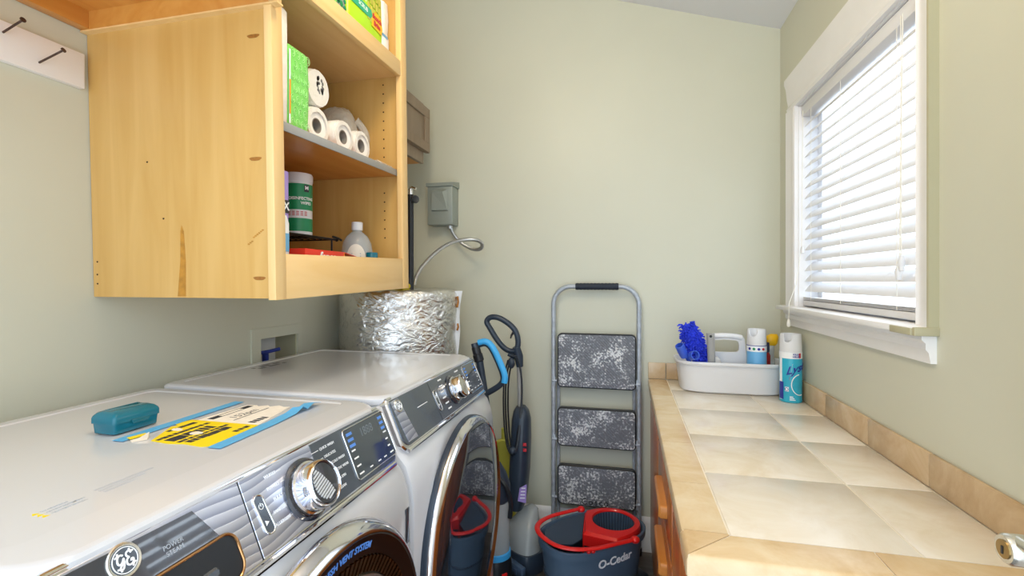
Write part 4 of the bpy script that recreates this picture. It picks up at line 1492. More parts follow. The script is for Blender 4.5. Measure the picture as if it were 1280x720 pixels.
# ---------------------------------------------------------------- top bay
z0 = TOPS + lift(1.15)
t = thing('towel_pack', 'pale green patterned pack on the top shelf, nearest to the stile', 'package', (-.9, 1.15, z0))
obj('wrapper', bag_box(B(), -.98, -.80, 1.06, 1.226, z0, 2.27, .014, .003), M['green_wrap'], t)
z0 = TOPS + lift(1.25)
t = thing('photo_print_pack', 'small pack with a dark leafy print on the top shelf', 'package', (-.86, 1.262, z0))
obj('wrapper', bag_box(B(), -.93, -.815, 1.236, 1.288, z0, 2.17, .008, .002), M['grey_plastic'], t)
b = B()
rp = random.Random(8)
for i in range(18):
    cy, cz, s_ = rp.uniform(1.243, 1.281), rp.uniform(z0 + .03, 2.15), rp.uniform(.004, .009)
    b.prism([(cy + s_ * math.cos(k * PI / 3), cz + s_ * math.sin(k * PI / 3)) for k in range(6)], yz(-.813), .0004, .0014)
obj('leaf_print', b, M['wipes_green'], t)
z0 = TOPS + lift(1.4)
t = thing('sponge_pack', 'lime green sponge pack with a red emblem on the top shelf', 'package', (-.84, 1.395, z0))
obj('wrapper', bag_box(B(), -.875, -.812, 1.296, 1.498, z0, 2.27, .008, .004), M['lime'], t)
b = B()
for i in range(5):
    for j in range(4):
        a0 = 1.40 + i * .018 - 0
        b.box(-.8085, -.8065, a0, a0 + .014, 2.155 + j * .03 - i * .004, 2.180 + j * .03 - i * .004, bev=.0005)
obj('sponge_window', b, M['yellowgreen'], t)
z0 += .080
b = B().prism([(1.30, z0 + .028), (1.415, z0 + .030), (1.43, z0 + .045), (1.42, z0 + .06), (1.30, z0 + .062)], yz(-.8075), .0004, .0014)
obj('teal_band', b, M['teal_print'], t)
b = B()
b.text('HEAVY DUTY', .011, lambda x, y, c: yz(-.8075)(1.36 + x, z0 + .073 + y, c), .0006, .0014)
b.text('SCRUB', .018, lambda x, y, c: yz(-.8075)(1.372 + x, z0 + .046 + y, c), .0014, .0020)
obj('lettering', b, M['letter_white'], t)
b = B().prism([(1.425, z0 + .012), (1.488, z0 + .010), (1.495, z0 + .03), (1.485, z0 + .062), (1.45, z0 + .070), (1.428, z0 + .05)], yz(-.8075), .0004, .0014)
obj('emblem_ground', b, M['cap_yellow'], t)
b = B()
b.text('Scotch', .021, lambda x, y, c: yz(-.8075)(1.458 + x, z0 + .048 + y, c), .0014, .0022, bold=.0012)
b.text('Brite', .021, lambda x, y, c: yz(-.8075)(1.458 + x, z0 + .027 + y, c), .0014, .0022, bold=.0012)
obj('emblem_lettering', b, M['red_print'], t)
z0 = TOPS + lift(1.53)
t = thing('tall_white_pack', 'white film-wrapped pack at the far end of the top shelf', 'package', (-.87, 1.533, z0))
obj('wrapper', bag_box(B(), -.93, -.815, 1.510, 1.556, z0 + .106, 2.28, .012, .003), M['film'], t)
obj('lower_block', B().box(-.93, -.812, 1.502, 1.553, z0, z0 + .104, bev=.003), M['letter_white'], t)
obj('blue_stripe', B().box(-.813, -.8105, 1.503, 1.540, z0 + .098, z0 + .106), M['can_sky'], t)

# ---------------------------------------------------------------- step ladder
LY = 2.392
ld = thing('step_ladder', 'folded grey three-step ladder with paint-splashed treads leaning on the back wall', 'ladder', (-.148, LY, 0))
xl, xr, R_ = -.355, .057, .088
pts = [(xl, LY, .012)] + [(xl, LY, z_) for z_ in (.3, .7, 1.1)]
for k in range(0, 10):
    a = PI - (PI / 2) * k / 9
    pts.append((xl + R_ + R_ * math.cos(a), LY, 1.196 + R_ * math.sin(a)))
for k in range(0, 10):
    a = PI / 2 - (PI / 2) * k / 9
    pts.append((xr - R_ + R_ * math.cos(a), LY, 1.196 + R_ * math.sin(a)))
pts += [(xr, LY, z_) for z_ in (1.1, .7, .3, .012)]
obj('front_frame', B().tube(pts, .0115, n=14), M['steel_tube'], ld)
gp = [(-.245 + i * (.207 / 24), LY, 1.284) for i in range(25)]
obj('hand_grip', B().tube(gp, [.0155 + (.0016 if i % 2 else 0) for i in range(25)], n=16), M['grip'], ld)
for s_ in (-1, 1):
    xx = (xl + .022) if s_ < 0 else (xr - .022)
    obj('rear_leg', B().tube([(xx, LY + .022, .012), (xx, LY + .022, .80), (xx, LY + .012, .82)], .008, n=10), M['steel_tube'], ld)
    for yy, xo in ((LY, 0), (LY + .022, s_ * -.022)):
        pass
for xx, yy in ((xl, LY), (xr, LY), (xl + .022, LY + .022), (xr - .022, LY + .022)):
    obj('foot', B().cyl((xx, yy, 0), (xx, yy, .035), .0138 if yy == LY else .0105, n=14), M['black'], ld)
for i, (z0_, z1_) in enumerate(((.788, 1.054), (.500, .690), (.214, .408))):
    fr = lambda a, c_, n_: V((a, LY - .006 - n_, c_))
    st = obj('step', B().prism(rrect(-.333, .044, z0_, z1_, .022, 6), fr, -.012, .014, bev=.004), M['black'], ld)
    obj('tread', B().prism(inset(rrect(-.333, .044, z0_, z1_, .022, 6), .006), fr, .013, .0165, bev=.0015), M['tread'], st)
    bb = B()
    for xx in (xl + .008, xr - .008):
        bb.cyl((xx - .012, LY - .012, z0_ + .03), (xx + .012, LY - .012, z0_ + .03), .007, n=12)
        bb.box(xx - .004, xx + .004, LY - .018, LY + .006, z0_ + .005, z0_ + .05, bev=.001)
    obj('hinge_bracket', bb, M['steel_tube'], st)
    if i == 2:
        obj('tread_lettering', B().text('Cosco', .042, lambda x, y, c: fr(-.15 + x, .238 + y, c), .0163, .0175, spacing=1.25), M['black'], st)

# ---------------------------------------------------------------- spin mop bucket
BC = V((-.137, 2.012, 0)); ang = math.radians(42)
E1 = V((math.cos(ang), math.sin(ang), 0)); E2 = V((-math.sin(ang), math.cos(ang), 0))
bf = lambda a, c_, h: BC + E1 * a + E2 * c_ + V((0, 0, h))
bk = thing('mop_bucket', 'slate blue mop bucket with a red wringer and handle in front of the ladder', 'bucket', BC)


def stad(hl, hw, n=12, e=2.6, off=0.0):
    pts = []
    for k in range(n * 4):
        a = 2 * PI * k / (n * 4)
        ca, sa = math.cos(a), math.sin(a)
        pts.append((off + hl * math.copysign(abs(ca) ** (2 / e), ca), hw * math.copysign(abs(sa) ** (2 / e), sa)))
    return pts


def ringb(hl, hw, h, off=0.0, tilt_=0.0):
    return [bf(a, c_, h + tilt_ * a) for a, c_ in stad(hl, hw, off=off)]


b = B()
b.loft([ringb(.185, .105, .002), ringb(.190, .110, .010), ringb(.212, .127, .18), ringb(.220, .134, .258), ringb(.232, .146, .262), ringb(.234, .148, .288), ringb(.230, .144, .292),
        ringb(.224, .138, .290), ringb(.219, .133, .27), ringb(.19, .108, .06)], cap1=True)
obj('tub', b, M['bucket'], bk)
b = B()
# wringer insert: red deck on the right half with a round basket opening
HC = (.110, 0.0); HR = .090
outer = [(a, c_) for a, c_ in stad(.215, .129) if a > (.062 if c_ > 0 else .022)]
outer = sorted(outer, key=lambda q: math.atan2(q[1], q[0]))
outer = [(.02, -.128)] + outer + [(.060, .128), (-.058, -.018)]
res = []
nn = 72
def ray_hit(th):
    dx, dy = math.cos(th), math.sin(th)
    best = None
    m_ = len(outer)
    for i in range(m_):
        p_, q_ = outer[i], outer[(i + 1) % m_]
        ex, ey = q_[0] - p_[0], q_[1] - p_[1]
        den = dx * ey - dy * ex
        if abs(den) < 1e-12: continue
        wx_, wy_ = p_[0] - HC[0], p_[1] - HC[1]
        tt = (wx_ * ey - wy_ * ex) / den
        uu = (wx_ * dy - wy_ * dx) / den
        if tt > 0 and -1e-6 <= uu <= 1 + 1e-6 and (best is None or tt < best):
            best = tt
    return (HC[0] + dx * best, HC[1] + dy * best)
hits = [ray_hit(2 * PI * k / nn) for k in range(nn)]
holes = [(HC[0] + HR * math.cos(2 * PI * k / nn), HC[1] + HR * math.sin(2 * PI * k / nn)) for k in range(nn)]
mid = [((h[0] * .85 + o_[0] * .15), (h[1] * .85 + o_[1] * .15)) for h, o_ in zip(hits, holes)]
b.loft([[bf(x, y, .275) for x, y in hits], [bf(x, y, .291) for x, y in hits], [bf(x, y, .302) for x, y in mid], [bf(x, y, .304) for x, y in holes],
        [bf(HC[0] + (x - HC[0]) * .96, HC[1] + (y - HC[1]) * .96, .300) for x, y in holes], [bf(HC[0] + (x - HC[0]) * .95, HC[1] + (y - HC[1]) * .95, .275) for x, y in holes], [bf(x, y, .275) for x, y in hits]], cap0=False, cap1=False)
obj('wringer_deck', b, M['red'], bk)
b = B()
bo = bf(HC[0], HC[1], 0)
b.lathe([(.085, .296), (.082, .26), (.074, .19), (.07, .17), (.0001, .17)], bo, (0, 0, 1), 48)
bskt = obj('wringer_basket', b, M['bucket_in'], bk)
b = B()
for k in range(40):
    a = 2 * PI * k / 40
    d_ = V((math.cos(a), math.sin(a), 0))
    b.tube([bo + d_ * .0835 + V((0, 0, .294)), bo + d_ * .0805 + V((0, 0, .26)), bo + d_ * .073 + V((0, 0, .19))], .0022, n=6)
obj('basket_ribs', b, M['bucket'], bskt)
# splash shield at the left end
b = B()
sh_ = [(a, c_) for a, c_ in stad(.214, .128) if a < -.02]
sh_ = sorted(sh_, key=lambda q: math.atan2(q[1], -q[0]))
sh_ = [(-.012, -.128)] + sh_ + [(-.012, .128)]
b.loft([[bf(x, y, .150) for x, y in sh_], [bf(x, y, .156) for x, y in sh_]])
obj('inner_tray', b, M['bucket_in'], bk)
for q0, q1, hb0 in (((.060, .122), (-.058, -.018), .2), ((-.058, -.018), (.02, -.122), .25)):
    b = B()
    d_ = V((q1[1] - q0[1], q0[0] - q1[0])).normalized() * .004
    b.loft([[bf(q0[0] + d_.x * k, q0[1] + d_.y * k, h) for k, h in ((0, hb0), (1, hb0), (1, .292), (0, .292))],
            [bf(q1[0] + d_.x * k, q1[1] + d_.y * k, h) for k, h in ((0, hb0), (1, hb0), (1, .292), (0, .292))]])
    obj('divider', b, M['red'], bk)
b = B()
sg = [(.054, .126, .290), (-.062, -.010, .272), (-.10, .0, .255), (-.16, .025, .258), (-.195, .055, .272), (-.17, .095, .286), (-.10, .118, .290), (-.03, .126, .291)]
b.loft([[bf(*q) for q in sg], [bf(q[0], q[1], q[2] - .005) for q in sg]])
obj('splash_guard', b, M['bucket_in'], bk)
# carry handle lying over the left end
hp = []
for k in range(33):
    a = math.radians(-100 - 160 * k / 32)
    ca, sa = math.cos(a), math.sin(a)
    hp.append(bf(-.015 + .222 * math.copysign(abs(ca) ** .8, ca), .15 * math.copysign(abs(sa) ** .8, sa), .304 + .012 * abs(ca)))
hp = [bf(.085, -.1535, .298)] + hp + [bf(.05, .152, .300)]
b = B().tube(hp, [V((.006, .011))] * 2, n=12, flat=(0, 0, 1))
hd = obj('carry_handle', b, M['red'], bk)
for a_, c_ in ((.09, -.153), (.055, .152)):
    obj('pivot_tab', B().sphere(bf(a_, c_, .296), (.018, .018, .014), 14, 8), M['red'], hd)
b = B()
for a_ in (-.12, -.10):
    q_ = min(hp, key=lambda p_: (p_ - bf(a_, -.14, .3)).length)
    b.sphere(q_ + V((0, 0, -.009)), (.009, .009, .008), 10, 6)
obj('finger_grip', b, M['red'], hd)
b = B().box(-.016, .016, -.02, .02, .11, .20, bev=.008, M=Matrix.Translation(bf(.232, .04, 0)) @ Matrix.Rotation(ang, 4, 'Z'))
obj('drain_plug', b, M['red'], bk)
b = B().box(-.04, .065, -.045, .045, .012, .05, bev=.012, M=Matrix.Translation(bf(.21, 0, 0)) @ Matrix.Rotation(ang, 4, 'Z'))
obj('foot_pedal', b, M['navy'], bk)


def side_pt(s_, h):
    """a point of the front wall (towards -E2) at along-position s_ and height h"""
    f = min(1, max(0, (h - .01) / .248))
    hl, hw = .190 + (.220 - .190) * f, .110 + (.134 - .110) * f
    c_ = -hw * (1 - abs(s_ / hl) ** 2.6) ** (1 / 2.6)
    return bf(s_, c_, h)


def front(x, y, c):
    h = .226 + y
    p_ = side_pt(.012 + x, h)
    return p_ - E2 * (c + .0002)


b = B().text('O-Cedar', .046, front, .0, .0012, bold=.0012)
obj('lettering', b, M['letter_white'], bk)
b = B()
b.tube([side_pt(-.19 + .37 * k / 30, .125 + .035 * math.cos(PI * k / 30)) - E2 * .0005 for k in range(31)], .0016, n=6)
obj('moulded_line', b, M['bucket_in'], bk)

# ---------------------------------------------------------------- carpet cleaner with loop handle
Yv = 2.235
cc = thing('carpet_cleaner', 'upright dark grey carpet cleaner with a loop handle and clear nose tank', 'carpet cleaner', (-.47, 2.22, 0))
lp = [(-.640, 1.092), (-.655, 1.115), (-.640, 1.138), (-.60, 1.140), (-.555, 1.118), (-.515, 1.085), (-.497, 1.04), (-.500, .992), (-.528, .975), (-.566, .990), (-.605, 1.035)]
obj('loop_handle', B().tube([(x, Yv - .01, z_) for x, z_ in lp], .0135, n=12, closed=True, smooth=2), M['navy'], cc)
b = B().tube([(-.513, Yv - .01, 1.078), (-.53, Yv - .012, 1.055), (-.534, Yv - .012, 1.04)], [.008, .005, .003], n=8)
obj('trigger', b, M['black'], cc)
b = B().tube([(-.507, Yv - .01, 1.0), (-.498, Yv, .955), (-.492, Yv, .905)], [.018, .022, .016], n=14)
b.tube([(-.545, Yv - .01, .967), (-.512, Yv - .008, .95)], .012, n=10)
b.sphere((-.528, Yv - .025, .925), (.018, .014, .026), 14, 10)
obj('neck', b, M['navy'], cc)
obj('pole', B().tube([(-.495, Yv, .93), (-.490, Yv, .70)], .0125, n=14), M['grey_plastic'], cc)
b = B()
for dx in (0, .012, -.010):
    b.tube([(-.533 + dx, Yv - .028, .94), (-.552 + dx, Yv - .03, .86), (-.556 + dx, Yv - .03, .72), (-.546 + dx, Yv - .035, .58), (-.52 + dx * .5, Yv - .075, .513), (-.495, Yv - .085, .52), (-.482 - dx * .5, Yv - .07, .60), (-.475, Yv - .03, .75), (-.478, Yv - .02, .87), (-.50, Yv - .026, .955), (-.52 + dx, Yv - .03, .962)], .0042, n=7, smooth=2)
obj('wrapped_cord', b, M['black'], cc)
b = B().sphere((-.508, Yv - .08, .535), (.018, .02, .02), 14, 10)
b.cyl((-.508, Yv - .075, .535), (-.508, Yv - .03, .535), .011)
obj('cord_hook', b, M['navy'], cc)
b = B()
rings = []
for z_, hw, x_, dy in ((.25, .034, -.505, .07), (.30, .040, -.50, .075), (.42, .045, -.492, .075), (.56, .045, -.486, .07), (.66, .042, -.484, .06), (.70, .034, -.485, .045), (.72, .02, -.487, .03)):
    rings.append([(x_ + a, Yv + c_, z_) for a, c_ in stad(hw, dy, n=8, e=3)])
b.loft(rings)
obj('body', b, M['navy'], cc)
b = B()
fl = lambda a, z_: V((-.460 + (.004 if z_ < .4 else .002) + (z_ - .33) * .02 + a, Yv - .075 + 0.0 * a, z_))
b.loft([[fl(-.028, .305), fl(.010, .30), fl(.012, .385), fl(-.020, .365)], [fl(-.028, .305) + V((0, -.004, 0)), fl(.010, .30) + V((0, -.004, 0)), fl(.012, .385) + V((0, -.004, 0)), fl(-.020, .365) + V((0, -.004, 0))]])
lab_ = obj('side_label', b, M['purple'], cc)
b = B()
for k in range(4):
    b.prism([(-.018 + k * .002, .318 + k * .015), (.006, .320 + k * .015), (.006, .325 + k * .015), (-.018 + k * .002, .323 + k * .015)], lambda a, c_, n_: fl(a, c_) + V((0, -.0042 - n_, 0)), 0, .0008)
obj('label_print', b, M['letter_white'], lab_)
b = B()
for z_ in (.555, .53):
    b.box(-.462, -.446, Yv - .072, Yv - .066, z_, z_ + .014, bev=.001)
obj('red_badge', b, M['red_print'], cc)
# foot: base, clear nose tank
b = B()
rings = []
fa = math.radians(-38)
U1 = V((math.cos(fa), math.sin(fa), 0)); U2 = V((math.sin(-fa), math.cos(fa), 0))
fo = V((-.455, 2.235, 0))
ff = lambda a, c_, h: fo + U1 * a + U2 * c_ + V((0, 0, h))
for h, s_ in ((.0, .94), (.012, 1), (.07, 1), (.09, .95)):
    rings.append([ff(a * s_, -.045 + c_ * s_, h) for a, c_ in stad(.125, .075, n=8, e=4)])
b.loft(rings)
base_ = obj('foot_base', b, M['navy'], cc)
b = B()
rings = []
for h, hl, c0, hw in ((.08, .112, -.052, .062), (.12, .105, -.045, .058), (.165, .085, -.025, .052), (.205, .055, .0, .042), (.235, .035, .02, .03), (.245, .02, .025, .018)):
    rings.append([ff(a, c0 + c_, h) for a, c_ in stad(hl, hw, n=8, e=3)])
b.loft(rings)
obj('clear_nose_tank', b, M['clear'], cc)
b = B().box(-.12, .128, -.020, .006, .012, .065, bev=.004, M=Matrix.Translation(ff(0, -.125, 0)) @ Matrix.Rotation(fa, 4, 'Z'))
obj('suction_nozzle', b, M['clear_blue'], cc)
b = B()
for a_ in (-.085, -.03, .03, .085):
    b.box(a_ - .012, a_ + .012, -.024, -.019, .025, .05, bev=.002, M=Matrix.Translation(ff(0, -.125, 0)) @ Matrix.Rotation(fa, 4, 'Z'))
b.cyl(ff(-.10, -.10, .06), ff(-.10, -.08, .14), .014)
obj('nozzle_clips', b, M['clear_blue'], cc)

# ---------------------------------------------------------------- upright vacuum with blue handle
vb = thing('upright_vacuum', 'black upright vacuum with a sky blue grip, half hidden by the dryer door', 'vacuum', (-.50, 1.93, 0))
Yb = 1.93
obj('wand', B().tube([(-.618, Yb, 1.052), (-.600, Yb, .99), (-.575, Yb, .86), (-.560, Yb, .76), (-.535, Yb, .56)], [.0165, .0165, .013, .014, .017], n=14), M['navy'], vb)
b = B().lathe([(.0155, .0), (.021, .004), (.021, .03), (.018, .034), (.018, .06), (.0155, .064)], (-.597, Yb, .975), (-.28, 0, .96), 20, cap0=True, cap1=True)
obj('wand_collar', b, M['black'], vb)
b = B().tube([(-.600, Yb, 1.045), (-.570, Yb, 1.055), (-.545, Yb, 1.035), (-.515, Yb, .975), (-.492, Yb, .92), (-.498, Yb, .89), (-.53, Yb, .865), (-.565, Yb, .845)], .0125, n=12, smooth=2)
hb_ = obj('loop_handle', b, M['navy'], vb)
b = B().tube([(-.600, Yb - .004, 1.054), (-.568, Yb - .004, 1.063), (-.540, Yb - .004, 1.042), (-.508, Yb - .004, .977), (-.485, Yb - .004, .922), (-.490, Yb - .004, .893)], .0135, n=12, smooth=2)
obj('blue_grip', b, M['sky_blue'], hb_)
bo2 = V((-.528, Yb, 0))
obj('clear_bin', B().lathe([(.052, .20), (.058, .205), (.060, .40), (.055, .41)], bo2, (0, 0, 1), 32, cap0=True, cap1=True), M['clear'], vb)
obj('dust_filter', B().lathe([(.03, .21), (.034, .39)], bo2, (0, 0, 1), 24, cap0=True, cap1=True), M['grey_plastic'], vb)
obj('bin_ring', B().lathe([(.06, .178), (.064, .182), (.063, .203), (.058, .207)], bo2, (0, 0, 1), 32, cap0=True, cap1=True), M['sky_blue'], vb)
obj('lower_housing', B().lathe([(.055, .045), (.066, .06), (.067, .16), (.062, .18)], bo2, (0, 0, 1), 32, cap0=True, cap1=True), M['black'], vb)
b = B().lathe([(.056, .408), (.062, .415), (.062, .47), (.045, .52), (.022, .56)], bo2, (0, 0, 1), 32, cap0=True, cap1=True)
obj('motor_head', b, M['navy'], vb)
b = B().tube([bo2 + V((.01, -.03, .52)), bo2 + V((.055, -.045, .49)), bo2 + V((.075, -.03, .42)), bo2 + V((.066, -.02, .35))], .0095, n=10, smooth=2)
obj('bin_handle', b, M['black'], vb)
b = B().box(-.004, .004, -.012, .012, .10, .135, bev=.002, M=Matrix.Translation(bo2 + V((.05, -.045, 0))) @ Matrix.Rotation(math.radians(-42), 4, 'Z'))
obj('red_badge', b, M['red'], vb)
b = B()
rings = []
for h, s_ in ((.0, .92), (.01, 1), (.035, 1), (.055, .86), (.06, .7)):
    rings.append([V((-.462 + a * s_ * .92 - c_ * s_ * .39, 1.945 + a * s_ * .39 + c_ * s_ * .92, h)) for a, c_ in stad(.085, .058, n=8, e=3.4)])
b.loft(rings)
obj('floor_head', b, M['black'], vb)

# yellow-green pan behind
b = B()
pl = [(-.665, 0), (-.55, 0), (-.548, .38), (-.556, .44), (-.58, .495), (-.61, .51), (-.645, .495), (-.66, .44)]
b.prism(pl, lambda a, c_, n_: V((a, 2.405 - n_ + .0 * c_, c_)), 0, .03, bev=.008)
dp_ = thing('dustpan', 'yellow-green plastic dustpan standing on end behind the vacuums', 'dustpan', (-.605, 2.39, 0))
obj('pan', b, M['yellowgreen'], dp_)
b = B().tube([(-.612, 2.39, .50), (-.612, 2.39, .56)], .011, n=10)
obj('handle', b, M['yellowgreen'], dp_)

# ---------------------------------------------------------------- caddy on the counter
cd = thing('cleaning_caddy', 'pale grey plastic cleaning caddy with a carry handle on the tiled counter', 'caddy', (.41, 2.27, ZT))
C0 = V((.430, 2.272, ZT))
cring = lambda hl, hw, h, e=4.2: [C0 + V((a, c_, h)) for a, c_ in stad(hl, hw, n=14, e=e)]
b = B().loft([cring(.192, .098, .001), cring(.200, .106, .007), cring(.214, .116, .118), cring(.222, .124, .120), cring(.224, .126, .127), cring(.222, .124, .133),
              cring(.216, .118, .133), cring(.211, .113, .126), cring(.196, .102, .010)])
obj('tub', b, M['caddy'], cd)
b = B()
cfm = lambda x, z_, n_: V((.26 + (x - .26) * 1.075, C0.y + n_, ZT + z_))
outp = [(.255, .010), (.300, .09), (.318, .125), (.328, .19), (.342, .232), (.352, .240), (.40, .246), (.452, .243), (.472, .236), (.480, .22), (.488, .14), (.497, .095), (.505, .010)]
inn = [(.345, .165), (.345, .165), (.345, .172), (.345, .205), (.352, .213), (.358, .215), (.40, .219), (.446, .216), (.455, .212), (.459, .205), (.459, .175), (.455, .165), (.43, .163)]
inn = [(.40, .163), (.355, .163), (.347, .169), (.345, .185), (.347, .205), (.353, .212), (.40, .218), (.448, .215), (.456, .209), (.459, .195), (.458, .172), (.452, .165), (.43, .163)]
for d0, d1 in ((-.006, .006),):
    r1 = [cfm(x, z_, d0) for x, z_ in outp]; r2 = [cfm(x, z_, d0) for x, z_ in inn]
    r3 = [cfm(x, z_, d1) for x, z_ in inn]; r4 = [cfm(x, z_, d1) for x, z_ in outp]
    b.loft([r1, r2, r3, r4, r1], cap0=False, cap1=False)
obj('centre_handle', b, M['caddy'], cd)
b = B().tube([cfm(.342, .228, 0), cfm(.40, .236, 0), cfm(.475, .228, 0)], V((.012, .010)), n=12, smooth=1) if False else B().tube([cfm(.340, .225, 0), cfm(.358, .231, 0), cfm(.40, .234, 0), cfm(.445, .232, 0), cfm(.470, .226, 0)], .0125, n=12, smooth=1)
obj('grip', b, M['white_plastic'], cd)

# blue chenille duster
dz_ = ZT + .012
du = thing('chenille_duster', 'cobalt blue chenille duster sticking up out of the caddy', 'duster', (.29, 2.20, dz_))
p0, p1 = V((.318, 2.222, ZT + .116)), V((.254, 2.226, ZT + .285))
axd = (p1 - p0).normalized(); ux = axd.orthogonal().normalized(); uy = axd.cross(ux)
hwd = V((1, 0, 0)) - axd * axd.x; hwd.normalize(); hth = axd.cross(hwd)
core = B()
rings = []
for i in range(9):
    f = i / 8
    s_ = math.sin(PI * (0.12 + .76 * f)) ** .6
    rings.append([p0.lerp(p1, f) + hwd * math.cos(a) * .036 * s_ + hth * math.sin(a) * .018 * s_ for a in [2 * PI * k / 16 for k in range(16)]])
core.loft(rings)
head = obj('pad', core, M['blue'], du)
b = B()
rn = random.Random(21)
for i in range(430):
    f = rn.uniform(-.02, 1.02); a = rn.uniform(0, 2 * PI)
    s_ = math.sin(PI * (0.12 + .76 * min(1, max(0, f)))) ** .6
    base_p = p0.lerp(p1, f) + hwd * math.cos(a) * .034 * s_ + hth * math.sin(a) * .016 * s_
    nrm = (hwd * math.cos(a) * .6 + hth * math.sin(a) + axd * rn.uniform(-.5, .9) + hwd * rn.uniform(-.4, .4)).normalized()
    ln = rn.uniform(.012, .021)
    q1 = base_p + nrm * ln * .6; q2 = base_p + nrm * ln + V((rn.uniform(-.004, .004), rn.uniform(-.004, .004), -.004))
    b.tube([base_p, q1, q2], [.0026, .0036, .0024], n=5)
obj('chenille_strands', b, M['blue'], head)
b = B().tube([p0 + V((-.004, -.01, .0)), V((.325, 2.222, ZT + .05)), V((.332, 2.225, dz_ + .016))], .010, n=12)
obj('handle', b, M['blue_plastic'], du)
dr_ = thing('blue_handle', 'bright blue hollow plastic tool handle at the rounded end of the caddy', 'tool handle', (.235, 2.20, dz_))
b = B()
b.lathe([(.017, 0), (.019, .02), (.019, .06), (.015, .062), (.015, .02)], (.240, 2.178, ZT + .152), (-.35, -.4, .75), 20, cap0=True, cap1=True)
b.tube([(.240, 2.178, ZT + .165), (.264, 2.212, ZT + .125), (.292, 2.215, dz_ + .016)], .009, n=12)
obj('tube', b, M['blue_plastic'], dr_)
b = B().lathe([(.016, 0), (.019, .003), (.019, .03), (.0155, .03), (.0155, .004)], (.268, 2.164, ZT + .157), (.35, -.9, .25), 20)
obj('ring', b, M['blue_plastic'], dr_)
sq = thing('grey_scraper_handle', 'grey plastic tool handle with a hanging hole leaning beside the caddy grip', 'tool handle', (.325, 2.21, dz_))
b = B().tube([(.352, 2.190, dz_ + .014), (.350, 2.188, ZT + .12), (.345, 2.185, ZT + .252)], [V((.010, .013)), V((.010, .0155)), V((.009, .0165))], n=14, flat=(0, 1, 0))
obj('grip', b, M['grey_plastic'], sq)
obj('hanging_hole', B().cyl((.3445, 2.1745, ZT + .240), (.3445, 2.1758, ZT + .240), .0055), M['black'], sq)
b = B()
rn = random.Random(4)
rings = []
for i in range(9):
    th = PI * i / 8
    q_ = max(.03, math.sin(th))
    rings.append([V((.372, 2.238, ZT + .098)) + V((.028 * q_ * math.cos(a), .016 * q_ * math.sin(a), -.05 * math.cos(th))) * (1 + .22 * mnoise.noise(V((math.cos(a) * 3, math.sin(a) * 3, th * 3)))) for a in [2 * PI * k / 24 for k in range(24)]])
b.loft(rings)
pbag = obj('crumpled_bag', b, M['film'], sharp=20)
tag(pbag, 'crumpled white plastic bag stuffed in the caddy beside the duster', 'plastic bag')


